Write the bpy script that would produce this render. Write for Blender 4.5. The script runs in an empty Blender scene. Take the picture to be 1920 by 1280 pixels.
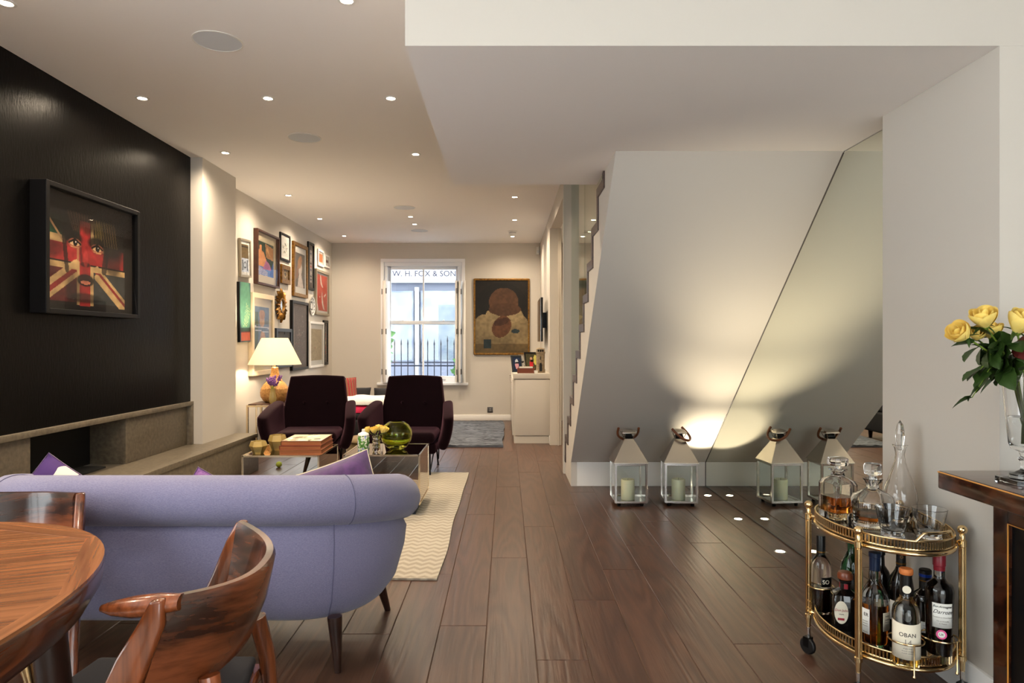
import bpy, bmesh, math, random
import numpy as np
from mathutils import Vector, Matrix, noise as mnoise

random.seed(7)
scene = bpy.context.scene
COL = scene.collection
PI = math.pi

def lin(r, g, b):
    def f(c):
        c /= 255.0
        return c / 12.92 if c <= 0.04045 else ((c + 0.055) / 1.055) ** 2.4
    return (f(r), f(g), f(b))

# ------------------------------------------------------------------ camera
cam_d = bpy.data.cameras.new('camera')
cam_d.sensor_width = 36.0
cam_d.lens = 24.0
cam_d.shift_x = 10 / 1920
cam_d.shift_y = 3 / 1920
cam_d.clip_start = 0.05
cam = bpy.data.objects.new('camera', cam_d)
cam.location = (0, 0, 1.2)
cam.rotation_euler = (PI / 2, 0, 0)
COL.objects.link(cam)
scene.camera = cam

# ------------------------------------------------------------------ sky, daylight, exposure
SKY = 5.1
world = bpy.data.worlds.new('sky')
scene.world = world
world.use_nodes = True
bg = world.node_tree.nodes['Background']
bg.inputs['Color'].default_value = (0.93, 0.96, 1.0, 1)
bg.inputs['Strength'].default_value = SKY
vs = scene.view_settings
vs.view_transform = 'Standard'
vs.look = 'None'
vs.gamma = 1.0
vs.use_curve_mapping = False
vs.exposure = 0.52
cy = scene.cycles
cy.max_bounces = 9
cy.diffuse_bounces = 4
cy.glossy_bounces = 5
cy.transmission_bounces = 9
cy.transparent_max_bounces = 14
cy.caustics_reflective = False
cy.caustics_refractive = False
cy.sample_clamp_indirect = 5.0
cy.use_denoising = True

def portal(name, loc, rot, sx, sy):          # guides the sky's light through a glazed opening
    d = bpy.data.lights.new(name, 'AREA')
    d.shape = 'RECTANGLE'; d.size = sx; d.size_y = sy
    d.cycles.is_portal = True
    o = bpy.data.objects.new(name, d)
    o.location = loc; o.rotation_euler = rot
    COL.objects.link(o)
portal('garden_daylight', (0.7, -3.02, 1.25), (PI / 2, 0, PI), 2.6, 2.4)
portal('side_daylight', (-2.74, 0.0, 1.375), (PI / 2, 0, PI / 2), 3.2, 2.1)
portal('street_daylight', (-1.3, 10.72, 1.54), (PI / 2, 0, 0), 1.3, 1.9)

WARM = (1.0, 0.81, 0.59)
SPOT_W = 50.0

# ------------------------------------------------------------------ materials
MATS = {}
def newmat(name):
    m = bpy.data.materials.new(name)
    m.use_nodes = True
    m.node_tree.nodes.clear()
    MATS[name] = m
    nt = m.node_tree
    out = nt.nodes.new('ShaderNodeOutputMaterial')
    return m, nt, out

def mat(name, col, rough=0.5, metal=0.0, spec=0.5, vary=None, bump=None, coat=0.0, sheen=0.0,
        trans=0.0, ior=1.45, emit=None, stretch=(1, 1, 1), aniso=0.0, subsurf=0.0):
    """vary=(scale, other colour, detail)  bump=(scale, strength)"""
    m, nt, out = newmat(name)
    p = nt.nodes.new('ShaderNodeBsdfPrincipled')
    nt.links.new(p.outputs[0], out.inputs[0])
    p.inputs['Base Color'].default_value = (*col, 1)
    p.inputs['Roughness'].default_value = rough
    p.inputs['Metallic'].default_value = metal
    p.inputs['Specular IOR Level'].default_value = spec
    p.inputs['Coat Weight'].default_value = coat
    p.inputs['Coat Roughness'].default_value = 0.12
    p.inputs['Sheen Weight'].default_value = sheen
    p.inputs['Transmission Weight'].default_value = trans
    p.inputs['IOR'].default_value = ior
    if subsurf:
        p.inputs['Subsurface Weight'].default_value = subsurf
        p.inputs['Subsurface Radius'].default_value = (0.02, 0.015, 0.01)
    if emit:
        p.inputs['Emission Color'].default_value = (*emit[0], 1)
        p.inputs['Emission Strength'].default_value = emit[1]
    if vary or bump:
        tc = nt.nodes.new('ShaderNodeTexCoord')
        mp = nt.nodes.new('ShaderNodeMapping')
        mp.inputs['Scale'].default_value = stretch
        nt.links.new(tc.outputs['Object'], mp.inputs[0])
    if vary:
        n = nt.nodes.new('ShaderNodeTexNoise')
        n.inputs['Scale'].default_value = vary[0]
        n.inputs['Detail'].default_value = vary[2] if len(vary) > 2 else 4
        nt.links.new(mp.outputs[0], n.inputs['Vector'])
        r = nt.nodes.new('ShaderNodeValToRGB')
        r.color_ramp.elements[0].position = 0.3
        r.color_ramp.elements[1].position = 0.7
        r.color_ramp.elements[0].color = (*vary[1], 1)
        r.color_ramp.elements[1].color = (*col, 1)
        nt.links.new(n.outputs['Fac'], r.inputs[0])
        nt.links.new(r.outputs[0], p.inputs['Base Color'])
    if bump:
        n = nt.nodes.new('ShaderNodeTexNoise')
        n.inputs['Scale'].default_value = bump[0]
        n.inputs['Detail'].default_value = 3
        nt.links.new(mp.outputs[0], n.inputs['Vector'])
        b = nt.nodes.new('ShaderNodeBump')
        b.inputs['Strength'].default_value = bump[1]
        b.inputs['Distance'].default_value = 0.01
        nt.links.new(n.outputs['Fac'], b.inputs['Height'])
        nt.links.new(b.outputs[0], p.inputs['Normal'])
    return m

def woodmat(name, c1, c2, axis=1, scale=7.0, rough=0.35, coat=0.0, ring=0.55, bump=0.08, tint=0.35, fine=1.0, grain=False, soft=False, rings=26.0):
    """grain runs along the given local axis; every object gets its own cut of the tree"""
    m, nt, out = newmat(name)
    p = nt.nodes.new('ShaderNodeBsdfPrincipled')
    nt.links.new(p.outputs[0], out.inputs[0])
    p.inputs['Roughness'].default_value = rough
    p.inputs['Coat Weight'].default_value = coat
    p.inputs['Coat Roughness'].default_value = 0.08
    tc = nt.nodes.new('ShaderNodeTexCoord')
    oi = nt.nodes.new('ShaderNodeObjectInfo')
    if grain:
        tc = nt.nodes.new('ShaderNodeAttribute'); tc.attribute_name = 'grain'
    mul = nt.nodes.new('ShaderNodeMath'); mul.operation = 'MULTIPLY'; mul.inputs[1].default_value = 37.0
    nt.links.new(oi.outputs['Random'], mul.inputs[0])
    add = nt.nodes.new('ShaderNodeVectorMath'); add.operation = 'ADD'
    nt.links.new(tc.outputs['Vector' if grain else 'Object'], add.inputs[0])
    nt.links.new(mul.outputs[0], add.inputs[1])
    mp = nt.nodes.new('ShaderNodeMapping')
    s = [1.0, 1.0, 1.0]; s[axis] = 0.10
    mp.inputs['Scale'].default_value = s
    nt.links.new(add.outputs[0], mp.inputs[0])
    w = nt.nodes.new('ShaderNodeTexNoise')          # broad figure
    w.inputs['Scale'].default_value = scale
    w.inputs['Detail'].default_value = 2
    nt.links.new(mp.outputs[0], w.inputs['Vector'])
    wm = nt.nodes.new('ShaderNodeMath'); wm.operation = 'MULTIPLY'; wm.inputs[1].default_value = rings
    nt.links.new(w.outputs['Fac'], wm.inputs[0])
    sn = nt.nodes.new('ShaderNodeMath'); sn.operation = 'SINE'
    nt.links.new(wm.outputs[0], sn.inputs[0])
    f = nt.nodes.new('ShaderNodeTexNoise')          # fine pores
    f.inputs['Scale'].default_value = scale * 14 * fine
    f.inputs['Detail'].default_value = 5
    mp2 = nt.nodes.new('ShaderNodeMapping')
    s2 = [1.0, 1.0, 1.0]; s2[axis] = 0.05
    mp2.inputs['Scale'].default_value = s2
    nt.links.new(add.outputs[0], mp2.inputs[0])
    nt.links.new(mp2.outputs[0], f.inputs['Vector'])
    ma = nt.nodes.new('ShaderNodeMath'); ma.operation = 'MULTIPLY_ADD'
    ma.inputs[1].default_value = ring * 0.5
    nt.links.new(sn.outputs[0], ma.inputs[0])
    nt.links.new(f.outputs['Fac'], ma.inputs[2])
    r = nt.nodes.new('ShaderNodeValToRGB')
    r.color_ramp.elements[0].position = 0.05 if soft else 0.2
    r.color_ramp.elements[1].position = 0.95 if soft else 0.8
    r.color_ramp.elements[0].color = (*c2, 1)
    r.color_ramp.elements[1].color = (*c1, 1)
    nt.links.new(ma.outputs[0], r.inputs[0])
    hs = nt.nodes.new('ShaderNodeHueSaturation')
    mr = nt.nodes.new('ShaderNodeMapRange')
    mr.inputs['To Min'].default_value = 1 - tint; mr.inputs['To Max'].default_value = 1 + tint
    nt.links.new(oi.outputs['Random'], mr.inputs['Value'])
    nt.links.new(mr.outputs[0], hs.inputs['Value'])
    nt.links.new(r.outputs[0], hs.inputs['Color'])
    nt.links.new(hs.outputs[0], p.inputs['Base Color'])
    b = nt.nodes.new('ShaderNodeBump')
    b.inputs['Strength'].default_value = bump
    b.inputs['Distance'].default_value = 0.004
    nt.links.new(ma.outputs[0], b.inputs['Height'])
    nt.links.new(b.outputs[0], p.inputs['Normal'])
    return m

def panemat(name, tint=(1, 1, 1), gloss=1.0, rough=0.0, ior=1.45):
    """thin sheet glass: straight-through plus Fresnel reflection"""
    m, nt, out = newmat(name)
    t = nt.nodes.new('ShaderNodeBsdfTransparent'); t.inputs[0].default_value = (*tint, 1)
    g = nt.nodes.new('ShaderNodeBsdfGlossy'); g.inputs['Roughness'].default_value = rough
    g.inputs[0].default_value = (gloss, gloss, gloss, 1)
    lw = nt.nodes.new('ShaderNodeLayerWeight'); lw.inputs[0].default_value = 0.5
    pw = nt.nodes.new('ShaderNodeMath'); pw.operation = 'POWER'; pw.inputs[1].default_value = 5.0
    nt.links.new(lw.outputs['Facing'], pw.inputs[0])
    f0 = ((ior - 1) / (ior + 1)) ** 2
    fr = nt.nodes.new('ShaderNodeMath'); fr.operation = 'MULTIPLY_ADD'
    fr.inputs[1].default_value = 1 - f0; fr.inputs[2].default_value = f0
    nt.links.new(pw.outputs[0], fr.inputs[0])
    mx = nt.nodes.new('ShaderNodeMixShader')
    nt.links.new(fr.outputs[0], mx.inputs[0])
    nt.links.new(t.outputs[0], mx.inputs[1]); nt.links.new(g.outputs[0], mx.inputs[2])
    nt.links.new(mx.outputs[0], out.inputs[0])
    return m

def emitmat(name, col, strength):
    m, nt, out = newmat(name)
    e = nt.nodes.new('ShaderNodeEmission')
    e.inputs[0].default_value = (*col, 1); e.inputs[1].default_value = strength
    nt.links.new(e.outputs[0], out.inputs[0])
    return m

def shademat(name, col):
    m, nt, out = newmat(name)
    d = nt.nodes.new('ShaderNodeBsdfDiffuse'); d.inputs[0].default_value = (*col, 1)
    t = nt.nodes.new('ShaderNodeBsdfTranslucent'); t.inputs[0].default_value = (*col, 1)
    mx = nt.nodes.new('ShaderNodeMixShader'); mx.inputs[0].default_value = 0.55
    nt.links.new(d.outputs[0], mx.inputs[1]); nt.links.new(t.outputs[0], mx.inputs[2])
    nt.links.new(mx.outputs[0], out.inputs[0])
    return m

def printmat(name, rough=0.5, spec=0.3):
    m, nt, out = newmat(name)
    p = nt.nodes.new('ShaderNodeBsdfPrincipled')
    a = nt.nodes.new('ShaderNodeVertexColor'); a.layer_name = 'ink'
    nt.links.new(a.outputs[0], p.inputs['Base Color'])
    p.inputs['Roughness'].default_value = rough
    p.inputs['Specular IOR Level'].default_value = spec
    nt.links.new(p.outputs[0], out.inputs[0])
    return m

mat('wall_white_dimmed', lin(206, 200, 191), 0.85, spec=0.15, bump=(60, 0.02))  # white walls, darkened in colour to balance the light against the ceiling
mat('ceiling_white_lifted', lin(243, 239, 236), 0.9, spec=0.1)  # same white left brighter in colour, standing in for light on the ceiling
mat('white_paint', lin(240, 238, 234), 0.55, spec=0.3)
mat('window_paint', lin(244, 246, 250), 0.4)
mat('black_plaster', lin(10, 9, 9), 0.30, spec=0.13, vary=(2.2, lin(13, 12, 11)), bump=(90, 0.12), stretch=(1, 1, 0.25))
mat('stone', lin(118, 108, 92), 0.42, vary=(38, lin(92, 84, 72), 6), bump=(70, 0.05))
mat('bounce_floor_pale', lin(214, 206, 194), 0.5, vary=(3, lin(200, 190, 176)))  # pale tone chosen to throw daylight upwards
mat('soot', lin(9, 9, 10), 0.8)
mat('gap', lin(112, 88, 70), 0.8)
woodmat('floor_oak', lin(92, 64, 50), lin(63, 42, 33), axis=1, scale=4.5, rough=0.31, ring=0.50, bump=0.22, tint=0.09, fine=1.6, soft=True, rings=75.0)
woodmat('table_wood', lin(176, 116, 74), lin(104, 62, 38), axis=0, scale=5, rough=0.24, coat=0.35, ring=0.18, tint=0.08)
woodmat('rosewood', lin(146, 78, 42), lin(50, 24, 14), axis=1, scale=5, rough=0.24, coat=0.4, ring=0.26, tint=0.1)
woodmat('rosewood_curved', lin(124, 68, 40), lin(40, 20, 13), axis=1, scale=5, rough=0.24, coat=0.4, ring=0.5, tint=0.1, grain=True)
woodmat('apron_wood', lin(92, 48, 28), lin(34, 17, 11), axis=1, scale=5, rough=0.2, coat=0.5, ring=0.26, tint=0.05)
woodmat('rosewood_upright', lin(146, 78, 42), lin(50, 24, 14), axis=2, scale=5, rough=0.24, coat=0.4, ring=0.26, tint=0.1)
mat('dark_wood', lin(34, 20, 16), 0.3, vary=(14, lin(48, 28, 20)), coat=0.2)
woodmat('console_wood', lin(74, 38, 22), lin(28, 14, 10), axis=0, scale=8, rough=0.16, coat=0.5, ring=0.5, tint=0.05)
woodmat('stair_wood', lin(80, 60, 54), lin(52, 38, 35), axis=0, scale=6, rough=0.4, ring=0.3, tint=0.08)
mat('inlay', lin(206, 140, 60), 0.3)
mat('linen', lin(136, 133, 160), 0.9, spec=0.2, vary=(420, lin(114, 111, 142), 2), bump=(520, 0.2), sheen=0.25, stretch=(0.35, 1, 1.6))
mat('seam_thread', lin(96, 94, 122), 0.9)
mat('plum_velvet', lin(14, 3, 7), 0.85, spec=0.06, sheen=0.20, vary=(9, lin(10, 2, 5)))
MATS['plum_velvet'].node_tree.nodes['Principled BSDF'].inputs['Sheen Tint'].default_value = (0.55, 0.25, 0.34, 1)
mat('black_metal', lin(18, 18, 19), 0.35, metal=0.6)
mat('rubber', lin(14, 14, 15), 0.5)
mat('brass', (0.80, 0.60, 0.32), 0.16, metal=1.0)
mat('champagne', (0.83, 0.70, 0.50), 0.22, metal=1.0)
mat('old_gold', lin(150, 108, 46), 0.38, metal=0.75, vary=(30, lin(92, 60, 24)))
mat('steel', (0.70, 0.66, 0.62), 0.17, metal=1.0)
mat('roof_steel', (0.58, 0.53, 0.47), 0.27, metal=1.0)
mat('wall_mirror', (0.80, 0.83, 0.75), 0.0, metal=1.0)
mat('smoked_mirror', (0.60, 0.55, 0.50), 0.015, metal=1.0)
mat('bronze_mirror', (0.42, 0.33, 0.24), 0.012, metal=1.0)
mat('leather', lin(112, 62, 34), 0.5, bump=(120, 0.1))
mat('wax', lin(236, 232, 200), 0.5, subsurf=0.4)
mat('wick', lin(40, 32, 26), 0.9)
mat('clear_glass', (1, 1, 1), 0.0, trans=1.0, ior=1.45)
mat('green_glass', lin(228, 240, 112), 0.0, trans=1.0, ior=1.45)
mat('amber_glass', lin(236, 206, 128), 0.08, trans=0.55, ior=1.4, spec=0.7)
mat('bottle_green', lin(60, 130, 92), 0.0, trans=1.0, ior=1.45)
mat('whisky', lin(214, 120, 40), 0.0, trans=1.0, ior=1.36)
mat('whisky_pale', lin(232, 200, 110), 0.0, trans=1.0, ior=1.36)
mat('port', lin(58, 12, 10), 0.05, trans=0.35, ior=1.36)
mat('water', (0.96, 0.98, 0.97), 0.0, trans=1.0, ior=1.33)
mat('dark_bottle', lin(13, 10, 9), 0.04, coat=0.3)
panemat('pane', (0.96, 0.98, 0.97))
panemat('art_pane', (0.98, 0.98, 0.98), gloss=0.4, ior=1.3)
panemat('balustrade_glass', (0.70, 0.78, 0.70), rough=0.01)
panemat('smoked_glass', (0.20, 0.19, 0.17), ior=1.6)
mat('plate_white', lin(235, 234, 228), 0.25)
mat('paper', lin(232, 224, 204), 0.7)
mat('paper_white', lin(236, 236, 230), 0.7)
mat('ink_black', lin(22, 20, 20), 0.7)
mat('ink_grey', lin(150, 144, 134), 0.7)
mat('ink_red', lin(150, 30, 44), 0.6)
mat('ink_pink', lin(226, 90, 150), 0.6)
mat('navy_foil', lin(18, 34, 62), 0.35)
mat('black_foil', lin(14, 13, 13), 0.35)
mat('wine_wax', lin(120, 20, 34), 0.4)
mat('cork_orange', lin(206, 122, 62), 0.6, vary=(60, lin(176, 96, 46)))
mat('stopper_wood', lin(120, 58, 30), 0.35, coat=0.3)
mat('blue_foil', lin(28, 60, 150), 0.3, metal=0.4)
printmat('print')
printmat('print_gloss', 0.25, 0.5)
mat('frame_black', lin(13, 13, 15), 0.4, spec=0.25)
mat('frame_brown', lin(74, 42, 28), 0.4, vary=(20, lin(54, 30, 20)), stretch=(1, 0.2, 1))
mat('frame_silver', lin(160, 150, 132), 0.35, metal=0.5)
mat('frame_cream', lin(216, 200, 170), 0.5)
mat('frame_white', lin(228, 226, 222), 0.45)
mat('frame_slate', lin(34, 44, 56), 0.4)
mat('mount', lin(222, 208, 176), 0.8)
mat('mount_white', lin(226, 224, 218), 0.8)
mat('mount_dark', lin(88, 76, 74), 0.7)
mat('plastic_white', lin(232, 230, 226), 0.4)
mat('speaker_mesh', lin(214, 218, 224), 0.8, bump=(900, 0.3))
emitmat('lamp_glow', (1.0, 0.83, 0.58), 34.0)
emitmat('uplight_glow', (1.0, 0.86, 0.62), 30.0)
shademat('lamp_shade', lin(252, 246, 232))
mat('rattan', lin(196, 148, 84), 0.55, vary=(60, lin(150, 102, 50)))
mat('rose_yellow', lin(255, 232, 142), 0.6, subsurf=0.1, vary=(30, lin(252, 218, 110)))
mat('leaf_green', lin(58, 84, 30), 0.45, vary=(40, lin(36, 58, 22)))
mat('leaf_red', lin(92, 30, 26), 0.5)
mat('stem_green', lin(120, 146, 52), 0.5)
mat('lavender', lin(142, 96, 158), 0.8, vary=(80, lin(98, 58, 122)))
mat('lime', lin(190, 214, 96), 0.7)
mat('purple_velvet', lin(92, 48, 110), 0.8, sheen=0.6, vary=(22, lin(52, 22, 72)))
mat('cream_cloth', lin(224, 210, 180), 0.85)
mat('pink_cloth', lin(196, 26, 78), 0.8, vary=(12, lin(150, 16, 58)))
mat('quilt_white', lin(226, 224, 220), 0.85, bump=(30, 0.6))
mat('dark_cloth', lin(26, 26, 32), 0.85)
mat('olive_velvet', lin(134, 106, 50), 0.7, sheen=0.5)
mat('cabinet_paint', lin(214, 206, 192), 0.5, spec=0.3)
mat('book_page', lin(198, 128, 82), 0.8, vary=(160, lin(150, 84, 50)), stretch=(0.02, 0.02, 1))
mat('book_brown', lin(112, 56, 32), 0.6)
mat('switch_grey', lin(92, 88, 86), 0.4, metal=0.6)
mat('screen_black', lin(8, 8, 9), 0.1)
mat('ornament_stone', lin(168, 150, 122), 0.8, vary=(40, lin(120, 104, 84)))
mat('facade', lin(112, 118, 134), 0.9)
mat('shopfront', lin(92, 104, 132), 0.6, vary=(2.2, lin(142, 148, 156), 6))
mat('sign_white', lin(160, 162, 168), 0.7)
mat('sign_letter', lin(34, 32, 54), 0.7)
mat('pavement', lin(128, 132, 142), 0.9)
mat('railing_paint', lin(20, 26, 44), 0.5)
mat('curtain_leaf', lin(70, 120, 70), 0.7, vary=(20, lin(110, 150, 90)))

# ------------------------------------------------------------------ building helpers
def tag(o, label=None, cat=None, group=None, kind=None):
    if label: o['label'] = label
    if cat: o['category'] = cat
    if group: o['group'] = group
    if kind: o['kind'] = kind
    return o

def thing(name, label, cat, loc=(0, 0, 0), rz=0.0, group=None):
    o = bpy.data.objects.new(name, None)
    o.empty_display_size = 0.05
    o.location = loc
    o.rotation_euler = (0, 0, rz)
    COL.objects.link(o)
    return tag(o, label, cat, group)

def copy_tree(o, parent=None):
    c = o.copy()
    COL.objects.link(c)
    c.parent = parent
    for ch in o.children:
        copy_tree(ch, c)
    return c

class MB:
    """collects shapes and links them as one mesh object"""
    def __init__(self):
        self.v = []; self.f = []
    def add(self, verts, faces):
        n = len(self.v)
        self.v += [tuple(p) for p in verts]
        self.f += [tuple(i + n for i in fc) for fc in faces]
        return self
    def box(self, x0, x1, y0, y1, z0, z1):
        return self.add([(x0, y0, z0), (x1, y0, z0), (x1, y1, z0), (x0, y1, z0), (x0, y0, z1), (x1, y0, z1), (x1, y1, z1), (x0, y1, z1)],
                        [(0, 3, 2, 1), (4, 5, 6, 7), (0, 1, 5, 4), (1, 2, 6, 5), (2, 3, 7, 6), (3, 0, 4, 7)])
    def prism(self, pts, a0, a1, axis=2):
        """pts: 2-D outline; extruded along axis (0: pts are y,z; 1: x,z; 2: x,y)"""
        def mk(p, a):
            return {0: (a, p[0], p[1]), 1: (p[0], a, p[1]), 2: (p[0], p[1], a)}[axis]
        n = len(pts)
        v = [mk(p, a0) for p in pts] + [mk(p, a1) for p in pts]
        f = [tuple(range(n))[::-1], tuple(range(n, 2 * n))]
        f += [(i, (i + 1) % n, n + (i + 1) % n, n + i) for i in range(n)]
        return self.add(v, f)
    def loft(self, rings, caps=True, closed=True):
        n = len(rings[0]); v = [p for r in rings for p in r]; f = []
        for i in range(len(rings) - 1):
            for j in range(n if closed else n - 1):
                k = (j + 1) % n
                f.append((i * n + j, i * n + k, (i + 1) * n + k, (i + 1) * n + j))
        if caps:
            f.append(tuple(range(n))[::-1])
            f.append(tuple((len(rings) - 1) * n + j for j in range(n)))
        return self.add(v, f)
    def lathe(self, prof, n=32, c=(0, 0, 0), sq=None):
        v = []; f = []; rows = []
        for r, z in prof:
            if r < 1e-6:
                rows.append([len(v)]); v.append((c[0], c[1], c[2] + z))
            else:
                row = []
                for j in range(n):
                    a = 2 * PI * j / n
                    ca, sa = math.cos(a), math.sin(a)
                    k = 1.0
                    if sq:
                        k = 1.0 / (abs(ca) ** sq + abs(sa) ** sq) ** (1.0 / sq)
                    row.append(len(v)); v.append((c[0] + r * k * ca, c[1] + r * k * sa, c[2] + z))
                rows.append(row)
        for a, b in zip(rows, rows[1:]):
            if len(a) == 1 and len(b) == 1: continue
            for j in range(n):
                k = (j + 1) % n
                if len(a) == 1: f.append((a[0], b[k], b[j]))
                elif len(b) == 1: f.append((a[j], a[k], b[0]))
                else: f.append((a[j], a[k], b[k], b[j]))
        if len(rows[0]) > 1 : f.append(tuple(rows[0])[::-1])
        if len(rows[-1]) > 1 : f.append(tuple(rows[-1]))
        return self.add(v, f)
    def tube(self, path, r, n=8, caps=True, closed=False):
        P = [Vector(p) for p in path]
        m = len(P)
        R = r if isinstance(r, (list, tuple)) else [r] * m
        T = []
        for i in range(m):
            a = P[(i - 1) % m] if (closed or i > 0) else P[i]
            b = P[(i + 1) % m] if (closed or i < m - 1) else P[i]
            T.append((b - a).normalized())
        up = Vector((0, 0, 1)) if abs(T[0].z) < 0.9 else Vector((1, 0, 0))
        u = T[0].cross(up).normalized()
        rings = []
        for i in range(m):
            u = (u - T[i] * u.dot(T[i])).normalized()
            w = T[i].cross(u)
            rings.append([P[i] + (u * math.cos(2 * PI * j / n) + w * math.sin(2 * PI * j / n)) * R[i] for j in range(n)])
        if closed:
            rings.append(rings[0])
        return self.loft(rings, caps and not closed)
    def grid(self, pts):
        """pts[i][j] -> open surface"""
        n = len(pts[0])
        return self.loft(pts, caps=False, closed=False)
    def sphere(self, c, r, n=16, m=10, sc=(1, 1, 1)):
        prof = [(r * math.sin(PI * i / m), -r * math.cos(PI * i / m)) for i in range(m + 1)]
        k = len(self.v)
        self.lathe(prof, n)
        for i in range(k, len(self.v)):
            p = self.v[i]
            self.v[i] = (c[0] + p[0] * sc[0], c[1] + p[1] * sc[1], c[2] + p[2] * sc[2])
        return self
    def xform(self, M, start=0):
        for i in range(start, len(self.v)):
            self.v[i] = tuple(M @ Vector(self.v[i]))
        return self
    def mesh(self, name, m, smooth=None, bevel=0.0, segs=2, fixn=True):
        me = bpy.data.meshes.new(name)
        me.from_pydata(self.v, [], self.f)
        if fixn or bevel:
            bm = bmesh.new(); bm.from_mesh(me)
            bmesh.ops.remove_doubles(bm, verts=bm.verts, dist=1e-6)
            if fixn:
                bmesh.ops.recalc_face_normals(bm, faces=bm.faces)
            if bevel:
                es = [e for e in bm.edges if len(e.link_faces) == 2 and e.calc_face_angle(0) > 0.5]
                bmesh.ops.bevel(bm, geom=es, offset=bevel, segments=segs, profile=0.5, affect='EDGES', clamp_overlap=True)
            bm.to_mesh(me); bm.free()
        if smooth is not None:
            me.shade_smooth()
            me.set_sharp_from_angle(angle=math.radians(smooth))
        if m: me.materials.append(MATS[m])
        return me
    def build(self, name, m, parent=None, smooth=None, bevel=0.0, segs=2, loc=None, fixn=True, subsurf=0, solid=0.0):
        me = self.mesh(name, m, smooth, bevel, segs, fixn)
        o = bpy.data.objects.new(name, me)
        COL.objects.link(o)
        if parent: o.parent = parent
        if loc: o.location = loc
        if solid:
            s = o.modifiers.new('thickness', 'SOLIDIFY'); s.thickness = solid; s.offset = 0
        if subsurf:
            s = o.modifiers.new('smooth', 'SUBSURF'); s.levels = subsurf; s.render_levels = subsurf
        return o

def box(name, x0, x1, y0, y1, z0, z1, m, parent=None, bevel=0.0, segs=2, smooth=None):
    return MB().box(x0, x1, y0, y1, z0, z1).build(name, m, parent, bevel=bevel, segs=segs, smooth=(40 if bevel else smooth))

def struct(o):
    o['kind'] = 'structure'
    return o

def linked(name, me, parent=None, loc=(0, 0, 0), rot=None):
    o = bpy.data.objects.new(name, me)
    COL.objects.link(o)
    o.parent = parent
    o.location = loc
    if rot: o.rotation_euler = rot
    return o

def text(name, s, size, m, parent, M, bend=None, depth=0.0004, align='CENTER', shear=0.0, spacing=1.0, sx=1.0):
    """flat lettering; M places the text plane (x right, y up, z towards the reader); bend wraps it round a cylinder"""
    cu = bpy.data.curves.new(name, 'FONT')
    cu.body = s; cu.size = size; cu.align_x = align; cu.align_y = 'CENTER'; cu.shear = shear
    cu.space_character = spacing; cu.extrude = depth
    cu.resolution_u = 3
    t = bpy.data.objects.new(name, cu)
    COL.objects.link(t)
    me = bpy.data.meshes.new_from_object(t.evaluated_get(bpy.context.evaluated_depsgraph_get()))
    bpy.data.objects.remove(t); bpy.data.curves.remove(cu)
    for v in me.vertices:
        x, y, z = v.co; x *= sx
        if bend:
            a = x / bend
            v.co = M @ Vector(((bend + z) * math.sin(a), y, (bend + z) * math.cos(a) - bend))
        else:
            v.co = M @ Vector((x, y, z))
    me.materials.clear(); me.materials.append(MATS[m])
    o = bpy.data.objects.new(name, me)
    COL.objects.link(o); o.parent = parent
    return o

FRONT = Matrix(((1, 0, 0, 0), (0, 0, -1, 0), (0, 1, 0, 0), (0, 0, 0, 1)))     # text facing -Y
def face_front(x, y, z):
    return Matrix.Translation((x, y, z)) @ FRONT

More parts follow.
